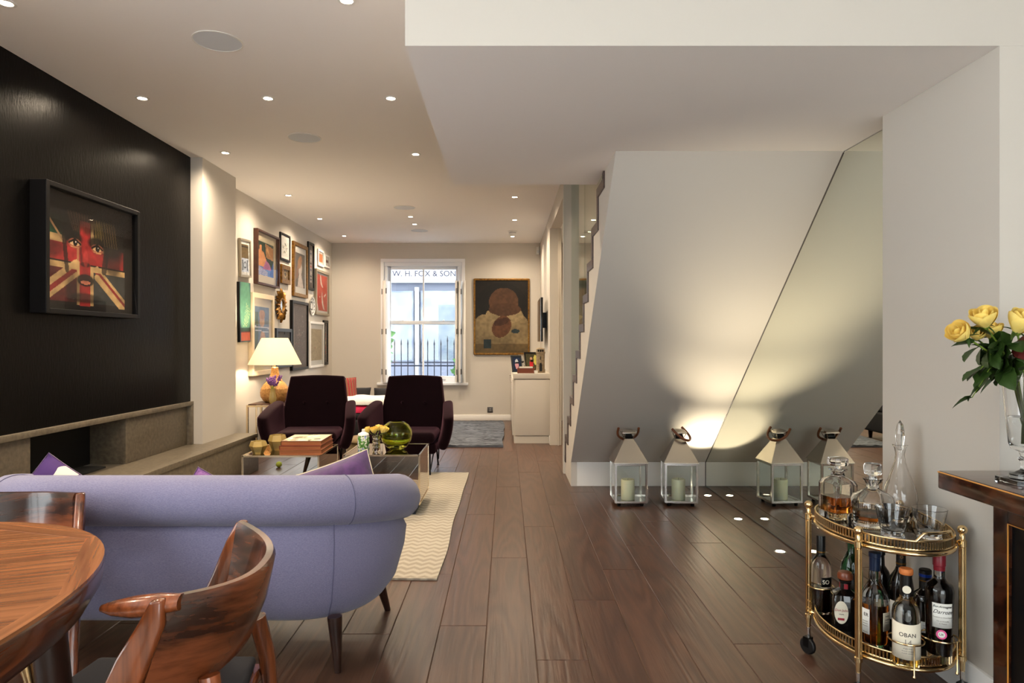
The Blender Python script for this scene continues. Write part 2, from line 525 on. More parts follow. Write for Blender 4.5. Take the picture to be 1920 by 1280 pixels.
class Canvas:
    """a flat print: colours computed per point of a fine grid"""
    def __init__(self, nx, ny, col):
        self.nx, self.ny = nx, ny
        u = (np.arange(nx) + 0.5) / nx; v = (np.arange(ny) + 0.5) / ny
        self.U, self.V = np.meshgrid(u, v)
        self.c = np.zeros((ny, nx, 3)); self.c[:] = lin(*col)
    def put(self, mask, col, a=1.0):
        c = np.array(lin(*col))
        mk = np.clip(mask.astype(float), 0, 1)[..., None] * a
        self.c = self.c * (1 - mk) + c * mk
    def rect(self, u0, u1, v0, v1, col, a=1.0):
        self.put((self.U >= u0) & (self.U <= u1) & (self.V >= v0) & (self.V <= v1), col, a)
    def ell(self, cu, cv, ru, rv, col, a=1.0, soft=0.0, rot=0.0):
        x = self.U - cu; y = self.V - cv
        ca, sa = math.cos(rot), math.sin(rot)
        d = np.sqrt(((x * ca + y * sa) / ru) ** 2 + ((-x * sa + y * ca) / rv) ** 2)
        self.put(np.clip((1 + soft - d) / max(soft, 1e-3), 0, 1) if soft else d <= 1, col, a)
    def poly(self, pts, col, a=1.0):
        inside = np.zeros(self.U.shape, bool)
        n = len(pts); j = n - 1
        for i in range(n):
            xi, yi = pts[i]; xj, yj = pts[j]
            if yi != yj:
                cond = ((yi > self.V) != (yj > self.V)) & (self.U < (xj - xi) * (self.V - yi) / (yj - yi) + xi)
                inside ^= cond
            j = i
        self.put(inside, col, a)
    def line(self, a, b, w, col, al=1.0):
        a = np.array(a); b = np.array(b); d = b - a; L = np.dot(d, d) + 1e-9
        t = np.clip(((self.U - a[0]) * d[0] + (self.V - a[1]) * d[1]) / L, 0, 1)
        dist = np.hypot(self.U - a[0] - t * d[0], self.V - a[1] - t * d[1])
        self.put(dist <= w, col, al)
    def grain(self, amt, fu=40, fv=40, seed=1):
        g = np.random.RandomState(seed)
        a = g.rand(fv + 2, fu + 2)
        x = self.U * fu; y = self.V * fv
        xi = x.astype(int); yi = y.astype(int); fx = x - xi; fy = y - yi
        n = (a[yi, xi] * (1 - fx) + a[yi, xi + 1] * fx) * (1 - fy) + (a[yi + 1, xi] * (1 - fx) + a[yi + 1, xi + 1] * fx) * fy
        self.c *= (1 + amt * (n * 2 - 1))[..., None]
    def build(self, name, parent, w, h, M, m='print'):
        """plane w x h centred on M's origin, x right, y up, facing +z of M"""
        nx, ny = self.nx, self.ny
        V = []
        for j in range(ny + 1):
            for i in range(nx + 1):
                V.append(M @ Vector(((i / nx - 0.5) * w, (j / ny - 0.5) * h, 0)))
        F = [(j * (nx + 1) + i, j * (nx + 1) + i + 1, (j + 1) * (nx + 1) + i + 1, (j + 1) * (nx + 1) + i) for j in range(ny) for i in range(nx)]
        me = bpy.data.meshes.new(name)
        me.from_pydata(V, [], F)
        at = me.color_attributes.new('ink', 'FLOAT_COLOR', 'CORNER')
        cc = np.ones((ny * nx, 4, 4), np.float32)
        cc[:, :, :3] = np.clip(self.c, 0, 1).reshape(-1, 1, 3)
        at.data.foreach_set('color', cc.ravel())
        me.materials.append(MATS[m])
        o = bpy.data.objects.new(name, me)
        COL.objects.link(o); o.parent = parent
        return o

# ------------------------------------------------------------------ the room
LW, GW, PW = -2.64, -2.715, -2.54          # black wall, gallery wall, pier face
CZ = 2.75                                  # ceiling height
SZ = 2.149                                 # underside of the bulkhead
BW = 10.60                                 # window wall
MX = 1.668                                 # mirror plane

# floor: planks 198 mm wide, each a piece of its own, on a bed lightened in colour for the light bevels catch
fl = box('floor', -2.95, 3.3, 0.3, BW + 0.02, -0.06, -0.004, 'gap'); struct(fl)
offs = {0: 2.90, 1: 3.82, 2: 2.586, 3: 3.187, 4: 3.62, 5: 4.05, 6: 2.724, 7: 4.10, 8: 3.654}
x0 = -0.283; W = 0.198; LEN = 1.88
for k in range(-12, 18):
    xa = x0 + W * k; xb = xa + W
    o0 = offs.get(k, 2.4 + (k * 0.731) % LEN)
    y = o0 - LEN * 4
    while y < BW:
        ya, yb = max(y, 0.30), min(y + LEN, BW)
        y += LEN
        if yb - ya < 0.05: continue
        if xa > 1.67 and ya > 2.18: continue
        g = 0.0009; ch = 0.0022
        cx, cyy = (xa + xb) / 2, (ya + yb) / 2
        hx, hy = W / 2 - g, (yb - ya) / 2 - g
        b = MB()
        b.loft([[(-hx, -hy, -0.01), (hx, -hy, -0.01), (hx, hy, -0.01), (-hx, hy, -0.01)],
                [(-hx, -hy, -ch), (hx, -hy, -ch), (hx, hy, -ch), (-hx, hy, -ch)],
                [(-hx + ch, -hy + ch, 0), (hx - ch, -hy + ch, 0), (hx - ch, hy - ch, 0), (-hx + ch, hy - ch, 0)]])
        b.build('plank', 'floor_oak', fl, loc=(cx, cyy, 0), fixn=False)

struct(box('floor_bounce', -2.95, 3.3, -3.0, 0.299, -0.06, 0.0, 'bounce_floor_pale'))  # unseen pale floor, added to bounce daylight onto the ceiling
struct(box('ceiling', -2.95, 3.3, -3.05, BW + 0.25, CZ, CZ + 0.1, 'ceiling_white_lifted'))
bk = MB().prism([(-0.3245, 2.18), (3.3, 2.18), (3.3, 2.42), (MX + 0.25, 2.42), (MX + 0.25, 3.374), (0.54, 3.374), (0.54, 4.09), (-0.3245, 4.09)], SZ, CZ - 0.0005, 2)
bo = struct(bk.build('ceiling_bulkhead', 'wall_white_dimmed'))
bo.data.materials.append(MATS['ceiling_white_lifted'])
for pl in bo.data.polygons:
    if pl.normal.z < -0.9: pl.material_index = 1  # underside takes the brighter white in place of more light on it

struct(box('wall_left', -2.95, LW, 2.9, 5.70, 0.716, CZ - 0.0005, 'black_plaster'))
struct(box('wall_pier', -2.95, PW, 5.70, 6.40, 0.0, CZ - 0.0005, 'wall_white_dimmed'))
struct(box('wall_gallery', -2.95, GW, 6.40, BW, 0.0, CZ - 0.0005, 'wall_white_dimmed'))
wl = MB().box(-2.95, -2.70, -3.0, -1.6, 0, CZ - 0.0005).box(-2.95, -2.70, 1.6, 2.9, 0, CZ - 0.0005).box(-2.95, -2.70, -1.6, 1.6, 0, 0.3).box(-2.95, -2.70, -1.6, 1.6, 2.45, CZ - 0.0005)
struct(wl.build('wall_left_dining', 'wall_white_dimmed'))
wd = MB()
for y in (-1.575, -0.53, 0.53, 1.575):
    wd.box(-2.86, -2.80, y - 0.025, y + 0.025, 0.3, 2.45)
wd.box(-2.86, -2.80, -1.6, 1.6, 0.3, 0.35).box(-2.86, -2.80, -1.6, 1.6, 2.40, 2.45)
wdo = struct(wd.build('window_dining', 'frame_slate'))
for a, b_ in ((-1.55, -0.555), (-0.505, 0.505), (0.555, 1.55)):
    box('pane', -2.834, -2.828, a, b_, 0.35, 2.40, 'pane', wdo)
WX0, WX1, WZ0, WZ1 = -1.954, -0.646, 0.585, 2.508
wb = MB().box(-2.95, WX0, BW, BW + 0.22, 0, CZ - 0.0005).box(WX1, 1.92, BW, BW + 0.22, 0, CZ - 0.0005)
wb.box(WX0, WX1, BW, BW + 0.22, 0, WZ0).box(WX0, WX1, BW, BW + 0.22, WZ1, CZ - 0.0005)
struct(wb.build('wall_back', 'wall_white_dimmed'))
wr = MB().box(0.522, 0.632, 8.05, BW, 0, CZ - 0.0005).box(0.522, 0.632, 6.36, 8.05, 2.55, CZ - 0.0005).box(0.522, 0.632, 6.28, 6.36, 0, CZ - 0.0005)
struct(wr.build('wall_right', 'wall_white_dimmed'))
struct(box('wall_hall', MX + 0.012, 1.92, 2.858, BW, 0, CZ - 0.0005, 'wall_white_dimmed'))
ws = MB().box(1.574, 1.92, 2.18, 2.858, 0, SZ - 0.0005).box(1.92, 3.3, 2.18, 2.42, 0, SZ - 0.0005)
struct(ws.build('wall_recess', 'wall_white_dimmed'))
struct(box('wall_right_dining', 3.2, 3.4, -3.0, 2.18, 0, CZ - 0.0005, 'wall_white_dimmed'))
struct(box('baseboard_back', GW, 0.522, BW - 0.016, BW, 0, 0.088, 'white_paint', bevel=0.003))
struct(box('baseboard_recess', 1.558, 1.574, 2.165, 2.858, 0, 0.12, 'white_paint', bevel=0.003))
struct(box('baseboard_hall', 0.506, 0.522, 8.05, 8.16, 0, 0.10, 'white_paint', bevel=0.003))
# door lining of the hall opening
dl = MB().box(0.510, 0.644, 8.036, 8.052, 0, 2.55).box(0.600, 0.612, 8.0, 8.036, 0, 2.55)
struct(dl.build('trim_hall_opening', 'cabinet_paint'))

# garden end behind the dining table: glazed doors
gd = MB()
for x in (-0.57, 0.7, 1.97):
    gd.box(x - 0.03, x + 0.03, -3.06, -3.0, 0.0, 2.5)
gd.box(-0.6, 2.0, -3.06, -3.0, 0.0, 0.05).box(-0.6, 2.0, -3.06, -3.0, 2.45, 2.5)
gdo = struct(gd.build('door_garden', 'frame_slate'))
for a, b_ in ((-0.54, 0.67), (0.73, 1.94)):
    box('pane', a, b_, -3.035, -3.027, 0.05, 2.45, 'pane', gdo)
struct(MB().box(-2.95, 3.4, -3.1, -3.0, 2.5, CZ - 0.0005).box(2.0, 3.4, -3.1, -3.0, 0, 2.5).box(-2.95, -0.6, -3.1, -3.0, 0, 2.5).build('wall_garden', 'wall_white_dimmed'))

# ------------------------------------------------------------------ fireplace and hearth bench
t = thing('fireplace', 'long grey stone fireplace with dark opening under black wall', 'fireplace', (-2.65, 4.3, 0))
OX, OY = 2.65, -4.3
def fb(name, x0, x1, y0, y1, z0, z1, m, bevel=0.004):
    return box(name, x0 + OX, x1 + OX, y0 + OY, y1 + OY, z0, z1, m, t, bevel=bevel)
def lshape(x1, y1, z0, z1, name):
    pts = [(-2.94, 2.9), (x1, 2.9), (x1, y1), (-2.5395, y1), (-2.5395, 5.6995), (-2.94, 5.6995)]
    MB().prism([(p[0] + OX, p[1] + OY) for p in pts], z0, z1).build(name, 'stone', t, bevel=0.003, smooth=40)
lshape(-2.33, 6.40, 0.318, 0.358, 'hearth_bench')
lshape(-2.345, 6.385, 0.001, 0.317, 'bench_front')
fb('mantel', -2.94, -2.612, 2.9, 5.699, 0.682, 0.7155, 'stone', 0.003)
fb('surround', -2.94, -2.65, 4.75, 5.66, 0.3585, 0.6815, 'stone')
fb('surround', -2.94, -2.65, 2.9, 3.80, 0.3585, 0.6815, 'stone')
fb('end_return', -2.94, -2.612, 5.66, 5.699, 0.3585, 0.6815, 'stone', 0.003)
fb('firebox', -2.94, -2.90, 3.80, 4.75, 0.3585, 0.6815, 'soot', 0)
fb('burner_tray', -2.86, -2.70, 3.95, 4.60, 0.3585, 0.372, 'soot', 0.003)

# ------------------------------------------------------------------ window to the street
win = thing('window_street', '', '', (0, 0, 0)); win['kind'] = 'structure'
def wp(name, x0, x1, y0, y1, z0, z1, m='window_paint', bevel=0.004, parent=None):
    return box(name, x0, x1, y0, y1, z0, z1, m, parent or win, bevel=bevel)
a = MB()
a.box(WX0, WX0 + 0.05, BW - 0.02, BW + 0.2, WZ0 + 0.003, WZ1 - 0.0505).box(WX1 - 0.05, WX1, BW - 0.02, BW + 0.2, WZ0 + 0.003, WZ1 - 0.0505).box(WX0, WX1, BW - 0.02, BW + 0.2, WZ1 - 0.05, WZ1)
a.build('casing', 'window_paint', win, bevel=0.004, smooth=40)
a = MB()
a.box(WX0 + 0.0505, WX0 + 0.10, BW + 0.01, BW + 0.16, WZ0 + 0.003, WZ1 - 0.1105).box(WX1 - 0.10, WX1 - 0.0505, BW + 0.01, BW + 0.16, WZ0 + 0.003, WZ1 - 0.1105).box(WX0 + 0.0505, WX1 - 0.0505, BW + 0.01, BW + 0.16, WZ1 - 0.11, WZ1 - 0.0505)
a.build('sash_box', 'window_paint', win, bevel=0.004, smooth=40)
wp('window_sill', WX0 - 0.05, WX1 + 0.05, BW - 0.07, BW + 0.2, WZ0 - 0.035, WZ0 + 0.002)
sx0, sx1 = WX0 + 0.10, WX1 - 0.10
mid = (sx0 + sx1) / 2
def sash(name, z0, z1, y, bot):
    b = MB()
    b.box(sx0, sx0 + 0.045, y, y + 0.04, z0, z1).box(sx1 - 0.045, sx1, y, y + 0.04, z0, z1)
    b.box(sx0 + 0.045, sx1 - 0.045, y, y + 0.04, z0, z0 + bot).box(sx0 + 0.045, sx1 - 0.045, y, y + 0.04, z1 - 0.05, z1)
    b.box(mid - 0.012, mid + 0.012, y + 0.002, y + 0.036, z0 + bot, z1 - 0.05)
    o = b.build(name, 'window_paint', win, bevel=0.003, smooth=40)
    for q in ((sx0 + 0.045, mid - 0.012), (mid + 0.012, sx1 - 0.045)):
        box('pane', q[0], q[1], y + 0.018, y + 0.022, z0 + bot, z1 - 0.05, 'pane', o)
    return o
up = sash('upper_sash', 1.49, WZ1 - 0.11, BW + 0.065, 0.05)
lo = sash('lower_sash', WZ0 + 0.002, 1.545, BW + 0.02, 0.10)
for x in (mid - 0.32, mid + 0.32):
    MB().lathe([(0, 0), (0.016, 0), (0.018, 0.010), (0, 0.02)], 12).build('sash_lock', 'steel', lo, smooth=50, loc=(x, BW + 0.035, 1.545))
    b = MB(); b.tube([(x - 0.025, BW + 0.018, 0.625), (x - 0.02, BW + 0.0, 0.638), (x, BW - 0.006, 0.642), (x + 0.02, BW + 0.0, 0.638), (x + 0.025, BW + 0.018, 0.625)], 0.008, 6)
    b.build('sash_lift', 'steel', lo, smooth=60)
# half-height folding shutters, each leaf a part with its hinges
def leaf(x, y, w, ang, name='shutter_leaf'):
    e = bpy.data.objects.new('shutter_panel', None)
    b = MB().box(0, w, -0.011, 0.011, 0, 1.56)
    b.box(0.03, w - 0.03, -0.015, 0.015, 0.06, 0.74).box(0.03, w - 0.03, -0.015, 0.015, 0.82, 1.50)
    o = b.build(name, 'white_paint', win, bevel=0.003, smooth=40, loc=(x, y, WZ0 + 0.012))
    o.rotation_euler = (0, 0, ang)
    bpy.data.objects.remove(e)
    for z in (0.16, 0.78, 1.40):
        MB().box(-0.011, 0.011, -0.018, -0.0115, z - 0.04, z + 0.04).build('hinge', 'switch_grey', o, bevel=0.001)
        MB().lathe([(0.005, z - 0.042), (0.005, z + 0.042)], 8, (0, -0.019, 0)).build('hinge', 'switch_grey', o, smooth=60)
    return o
leaf(WX0 + 0.04, BW - 0.025, 0.17, -1.25)
leaf(WX0 + 0.10, BW - 0.19, 0.17, 1.35)
leaf(WX1 - 0.13, BW - 0.20, 0.17, 1.45)
leaf(WX1 - 0.105, BW - 0.03, 0.17, -1.35)
leaf(WX1 - 0.045, BW - 0.03, 0.17, -1.25)

# ------------------------------------------------------------------ mirror and staircase
t = thing('recess_mirror', 'tall sloping wall mirror filling the recess under the stairs', 'mirror', (MX, 4.2, 0))
def slope_z(y): return 2.149 + (y - 3.374) * (0.2017 - 2.149) / (5.73 - 3.374)
pts = [(2.862 - 4.2, 0.003), (5.725 - 4.2, 0.003), (5.725 - 4.2, slope_z(5.725) - 0.004), (3.376 - 4.2, SZ - 0.004), (2.862 - 4.2, SZ - 0.004)]
MB().prism(pts, 0.0, 0.010, 0).build('mirror_glass', 'wall_mirror', t)
b = MB()
b.tube([(-0.001, -1.335, 0.004), (-0.001, 1.525, 0.004)], 0.004, 6)
b.tube([(-0.001, 1.525, 0.004), (-0.001, 1.525, slope_z(5.725) - 0.006), (-0.001, -0.82, SZ - 0.006)], 0.003, 6)
b.build('edge_seal', 'switch_grey', t)

st = thing('staircase', 'white boxed staircase with dark wooden treads climbing over the recess', 'staircase', (0.54, 6.5, 0))
def nose(k): return (6.50 - 0.2445 * k, 0.172 + 0.1942 * k)
TX0, TX1 = -0.008, MX - 0.54 + 0.005
for k in range(11):
    y, z = nose(k)
    y2 = y - 0.2445 - 0.055
    MB().box(TX0, TX1, y2 - 6.5, y - 6.5, z - 0.058, z).build('tread', 'stair_wood', st, bevel=0.003)
    zb = 0.0 if k == 0 else nose(k - 1)[1]
    MB().box(TX0, TX1, y - 0.055 - 6.5, y - 6.5, zb + 0.001, z - 0.059).build('riser', 'stair_wood', st, bevel=0.002)
y, z = nose(11)
MB().box(TX0, TX1, y - 0.055 - 6.5, y - 6.5, nose(10)[1] + 0.001, 2.148).build('riser', 'stair_wood', st, bevel=0.002)
# white stringer: stepped above, sloping below
poly = [(5.73, 0.0), (6.445, 0.0)]
for k in range(12):
    y, z = nose(k)
    if k < 11:
        poly += [(y - 0.056, z - 0.059), (y - 0.2445 - 0.056, z - 0.059)]
poly += [(nose(11)[0] - 0.056, 2.1485), (3.375, 2.1485), (5.73, 0.2017)]
MB().prism([(p[0] - 6.5, p[1]) for p in poly], 0.0, 0.05, 0).build('stringer', 'wall_white_dimmed', st)
# sloping soffit and low front panel
MB().prism([(5.73, 0.2017), (3.374, 2.149), (3.41, 2.149), (5.78, 0.2017)], 0.05, MX - 0.54 - 0.001, 0).xform(Matrix.Translation((0, -6.5, 0))).build('sloping_soffit', 'wall_white_dimmed', st)
MB().box(0.0505, MX - 0.54 - 0.001, 5.73 - 6.5, 5.78 - 6.5, 0.001, 0.2015).build('low_panel', 'white_paint', st)

gb = thing('glass_balustrade', 'frameless green-tinted glass screen beside the stair treads', 'balustrade', (0.60, 5.2, 0))
for pts in ([(6.27, 0.45), (6.27, 2.70), (5.22, 2.70), (5.22, 1.28)], [(5.20, 1.30), (5.20, 2.70), (4.13, 2.70), (4.13, 2.14)]):
    MB().prism([(p[0] - 5.2, p[1]) for p in pts], -0.006, 0.006, 0).build('glass_panel', 'balustrade_glass', gb)

# ------------------------------------------------------------------ lamps in the ceiling and floor
def make_downlight():
    o = thing('ceiling_downlight', 'small round recessed ceiling downlight with bright warm lamp', 'light', (0, 0, CZ), group='recessed ceiling downlights')
    MB().lathe([(0.0255, -0.0005), (0.042, -0.0005), (0.042, -0.004), (0.029, -0.005), (0.0255, -0.0005)], 24).build('trim_ring', 'plastic_white', o, smooth=50)
    MB().lathe([(0, -0.0022), (0.025, -0.0022), (0.025, -0.0008), (0, -0.0008)], 20).build('lamp', 'lamp_glow', o)
    return o
DL = make_downlight()
DOWN = [(-2.28, 3.11), (-0.723, 3.086), (-2.306, 4.32), (-1.51, 4.32), (-0.733, 4.32), (-2.29, 5.557), (-0.747, 5.6), (-2.29, 7.16), (0.085, 7.24),
        (-2.33, 8.51), (-1.18, 8.37), (0.10, 8.59), (-2.35, 9.87), (-1.20, 8.90), (0.085, 9.92), (-2.28, 1.8), (-0.72, 0.2)]
DLAB = ['beside the black wall above the sofa end', 'beside the bulkhead above the sofa', 'by the black wall above the fireplace opening', 'midway in the row over the coffee tables',
        'beside the bulkhead over the coffee tables', 'by the pier where the black wall ends', 'just past the far corner of the bulkhead', 'washing the gallery wall above the table lamp',
        'across from the hall opening', 'washing the gallery wall above the tall gilt frame', 'of the central pair, further from the window', 'above the front of the low cupboard',
        'in the ceiling corner above the red picture', 'of the central pair, closer to the window', 'between the smoke detector and the dark painting', 'over the dining table beside the left wall',
        'over the dining table beside the chair', 'in the kitchen ceiling behind the dining table', 'in the kitchen ceiling beside the left wall']
spot = bpy.data.lights.new('downlight_beam', 'SPOT')
spot.energy = SPOT_W * 1.15; spot.color = WARM; spot.spot_size = math.radians(160); spot.spot_blend = 1.0; spot.shadow_soft_size = 0.03
for i, (x, y) in enumerate(DOWN):
    o = DL if i == 0 else copy_tree(DL)
    o.location = (x, y, CZ)
    o['label'] = 'recessed downlight ' + DLAB[i]
    l = bpy.data.objects.new('downlight_beam', spot)
    COL.objects.link(l); l.location = (x, y, CZ - 0.012)
hall = bpy.data.lights.new('hall_beam', 'SPOT')
hall.energy = 60; hall.color = WARM; hall.spot_size = math.radians(130); hall.spot_blend = 0.8; hall.shadow_soft_size = 0.03
for y in (6.2, 7.9, 9.5):
    o = copy_tree(DL); o.location = (1.15, y, CZ)
    o['label'] = 'recessed hall downlight ' + {6.2: 'above the foot of the stairs', 7.9: 'midway along the hall ceiling', 9.5: 'at the far end of the hall'}[y]; o['group'] = 'hall downlights'
    l = bpy.data.objects.new('hall_beam', hall); COL.objects.link(l); l.location = (1.15, y, CZ - 0.012)

for i, (x, y) in enumerate([(-1.484, 3.505), (-1.526, 5.153), (-1.17, 7.81), (-1.20, 9.40)]):
    if i == 0:
        SP = thing('ceiling_speaker', 'round flush ceiling speaker over the lavender sofa', 'speaker', (x, y, CZ), group='flush ceiling speakers')
        MB().lathe([(0.116, -0.0006), (0.124, -0.0006), (0.124, -0.004), (0.118, -0.005), (0.116, -0.0006)], 40).build('rim', 'plastic_white', SP, smooth=50)
        MB().lathe([(0, -0.0035), (0.1165, -0.003), (0.1165, -0.0008), (0, -0.0008)], 40).build('grille', 'speaker_mesh', SP, smooth=50)
    else:
        o = copy_tree(SP); o.location = (x, y, CZ)
        o['label'] = ['', 'round flush ceiling speaker over the coffee tables', 'round flush ceiling speaker over the daybed', 'round flush ceiling speaker close to the window'][i]

t = thing('smoke_detector', 'white round smoke detector on the far ceiling', 'detector', (0.08, 9.45, CZ))
MB().lathe([(0, -0.0005), (0.06, -0.0005), (0.06, -0.02), (0, -0.02)], 28).build('base', 'plastic_white', t, smooth=40)
MB().lathe([(0, -0.025), (0.052, -0.025), (0.048, -0.045), (0.03, -0.052), (0, -0.052)], 28).build('cover', 'plastic_white', t, smooth=40)
MB().lathe([(0, -0.0195), (0.046, -0.0195), (0.046, -0.0255), (0, -0.0255)], 28).build('vent', 'rubber', t)
t = thing('motion_sensor', 'small white alarm sensor high in the room corner', 'sensor', (0.485, 10.56, 2.57))
b = MB().prism([(-0.03, 0.03), (-0.03, -0.005), (-0.015, -0.025), (0.015, -0.025), (0.03, -0.005), (0.03, 0.03)], 0, 0.12, 2)
b.build('body', 'plastic_white', t, bevel=0.004, smooth=40)
MB().box(-0.014, 0.014, -0.028, -0.02, 0.02, 0.06).build('lens', 'speaker_mesh', t, bevel=0.002)

up = bpy.data.lights.new('uplight_beam', 'SPOT')
up.energy = 46; up.color = (1.0, 0.86, 0.62); up.spot_size = math.radians(66); up.spot_blend = 1.0; up.shadow_soft_size = 0.02
for i, (x, y) in enumerate([(1.582, 5.37), (1.578, 4.654), (1.574, 3.928)]):
    if i == 0:
        UL = thing('floor_uplight', 'floor uplight along the mirror closest to the lanterns', 'light', (x, y, 0), group='floor uplights along the mirror')
        MB().lathe([(0.024, 0.0003), (0.036, 0.0003), (0.034, 0.003), (0.026, 0.003), (0.024, 0.0003)], 24).build('trim_ring', 'steel', UL, smooth=50)
        MB().lathe([(0, 0.0004), (0.0245, 0.0004), (0.0245, 0.0022), (0, 0.0022)], 20).build('lamp', 'uplight_glow', UL)
    else:
        o = copy_tree(UL); o.location = (x, y, 0)
        o['label'] = ['', 'middle one of three floor uplights along the mirror', 'floor uplight along the mirror closest to the bar cart'][i]
    l = bpy.data.objects.new('uplight_beam', up); COL.objects.link(l); l.location = (x, y, 0.012); l.rotation_euler = (PI, 0, 0)

# ------------------------------------------------------------------ sofa
SOX, SOY = -1.2, 2.8
t = thing('sofa', 'lavender blue linen sofa with rolled back and dark tapered legs', 'sofa', (SOX, SOY, 0))
half = []                                   # plan of the right half of the roll: x, y, centre height, radius, outward normal
for x in np.linspace(0, 0.40, 9)[1:]:
    half.append((x, -0.35, 0.635, 0.090, 0, -1))
for i in range(1, 15):
    a = -PI / 2 + i / 14 * PI / 2
    s = i / 14
    half.append((0.40 + 0.35 * math.cos(a), 0.35 * math.sin(a), 0.635 - 0.062 * s ** 1.8, 0.090, math.cos(a), math.sin(a)))
for i in range(1, 7):
    s = i / 6
    half.append((0.75 - 0.05 * s ** 2, 0.30 * s, 0.573 - 0.083 * s, 0.090 - 0.004 * s, 1, 0))
stations = [(-x, y, z, r, -nx, ny) for x, y, z, r, nx, ny in reversed(half)] + [(0, -0.35, 0.635, 0.09, 0, -1)] + half
path = [(p[0], p[1], p[2]) for p in stations]; rad = [p[3] for p in stations]
def roundend(path, rad, n=5):
    a = Vector(path[0]); d = (a - Vector(path[1])).normalized(); e = Vector(path[-1]); g = (e - Vector(path[-2])).normalized()
    pre = []; post = []; pr = []; qr = []
    for i in range(1, n + 1):
        th = i / n * PI / 2 * 0.985
        pre.insert(0, a + d * rad[0] * 0.55 * math.sin(th)); pr.insert(0, rad[0] * math.cos(th))
        post.append(e + g * rad[-1] * 0.55 * math.sin(th)); qr.append(rad[-1] * math.cos(th))
    return pre + [Vector(p) for p in path] + post, pr + list(rad) + qr
p2, r2 = roundend(path, rad)
MB().tube(p2, r2, 22).build('rolled_back', 'linen', t, smooth=70)
rings = []
for (x, y, z, r, nx, ny) in stations:
    def off(d, zz): return (x + nx * d, y + ny * d, zz)
    k = 0.175
    rings.append([off(0.004, z - 0.062), off(0.030, z - 0.115), off(0.022, 0.36), off(-0.010, 0.25), off(-0.055, k + 0.015), off(-0.075, k), off(-0.19, k), off(-0.17, 0.40), off(-0.13, z - 0.03), off(-0.05, z)])
MB().loft(rings).build('body', 'linen', t, smooth=50)
# seams: stitched ring on the roll, upright seam on the body
for s in (-1, 1):
    cx, cyy = s * (0.40 + 0.35 * math.cos(-PI / 2 + PI / 5)), 0.35 * math.sin(-PI / 2 + PI / 5)
    tx = Vector((s * math.cos(PI / 5), math.sin(PI / 5), 0)); n = Vector((s * math.sin(PI / 5), -math.cos(PI / 5), 0))
    c = Vector((cx, cyy, 0.624))
    ring = [c + (n * math.cos(a) + Vector((0, 0, 1)) * math.sin(a)) * 0.0905 for a in np.linspace(-1.2, 2.4, 26)]
    MB().tube(ring, 0.0016, 5).build('seam', 'seam_thread', t)
    c2 = Vector((s * 0.565, -0.318, 0)); n2 = Vector((s * 0.47, -0.88, 0))
    MB().tube([c2 + n2 * d + Vector((0, 0, z)) for d, z in ((0.031, 0.55), (0.035, 0.48), (0.024, 0.37), (-0.008, 0.255), (-0.052, 0.192))], 0.0022, 5).build('seam', 'seam_thread', t)
MB().box(-0.60, 0.60, -0.24, 0.36, 0.18, 0.33).build('seat_base', 'linen', t, bevel=0.03, segs=3, smooth=50)
MB().box(-0.585, -0.003, -0.22, 0.38, 0.33, 0.455).build('seat_cushion', 'linen', t, bevel=0.04, segs=4, smooth=60)
MB().box(0.003, 0.585, -0.22, 0.38, 0.33, 0.455).build('seat_cushion', 'linen', t, bevel=0.04, segs=4, smooth=60)
for sx in (-1, 1):
    for (lx, ly, fx, fy) in ((0.57, -0.30, 0.585, -0.31), (0.625, 0.21, 0.665, 0.27)):
        MB().tube([(sx * lx, ly, 0.20), (sx * fx, fy, 0.0)], [0.027, 0.013], 14).build('leg', 'dark_wood', t, smooth=50)

def cushion(name, label, w, h, th, M, mats, group=None, pipe='purple_velvet'):
    """soft square cushion lying in M's xy plane; mats = front, back"""
    e = thing(name, label, 'cushion')
    e.matrix_world = M
    if group: e['group'] = group
    n = 14
    def surf(sgn):
        rows = []
        for i in range(n + 1):
            row = []
            for j in range(n + 1):
                u = i / n * 2 - 1; v = j / n * 2 - 1
                pull = 1 - 0.07 * (1 - abs(v) ** 2) if abs(u) > 0.0 else 1
                pu = 1 - 0.06 * (1 - v * v); pv = 1 - 0.06 * (1 - u * u)
                k = max(0.0, (1 - u ** 4) * (1 - v ** 4)) ** 0.6
                row.append((u * w / 2 * pu, v * h / 2 * pv, sgn * th / 2 * k))
            rows.append(row)
        return rows
    MB().grid(surf(1)).build('front_cover', mats[0], e, smooth=80, fixn=False)
    b = MB().grid([list(reversed(r)) for r in surf(-1)])
    b.build('back_cover', mats[1], e, smooth=80, fixn=False)
    loop = []
    s = surf(0)
    loop = [s[0][j] for j in range(n)] + [s[i][n] for i in range(n)] + [s[n][n - j] for j in range(n)] + [s[n - i][0] for i in range(n)]
    MB().tube(loop, 0.003, 6, closed=True).build('piping', pipe, e, smooth=60)
    return e
m, nt, out = newmat('ikat')
p = nt.nodes.new('ShaderNodeBsdfPrincipled'); p.inputs['Roughness'].default_value = 0.85
w = nt.nodes.new('ShaderNodeTexWave'); w.inputs['Scale'].default_value = 2.6; w.inputs['Distortion'].default_value = 7; w.inputs['Detail'].default_value = 2; w.inputs['Detail Scale'].default_value = 1.6
tc = nt.nodes.new('ShaderNodeTexCoord'); nt.links.new(tc.outputs['Object'], w.inputs['Vector'])
r = nt.nodes.new('ShaderNodeValToRGB'); r.color_ramp.interpolation = 'CONSTANT'
r.color_ramp.elements[0].color = (*lin(70, 40, 104), 1); r.color_ramp.elements[1].position = 0.52; r.color_ramp.elements[1].color = (*lin(228, 220, 206), 1)
nt.links.new(w.outputs['Fac'], r.inputs[0]); nt.links.new(r.outputs[0], p.inputs['Base Color']); nt.links.new(p.outputs[0], out.inputs[0])
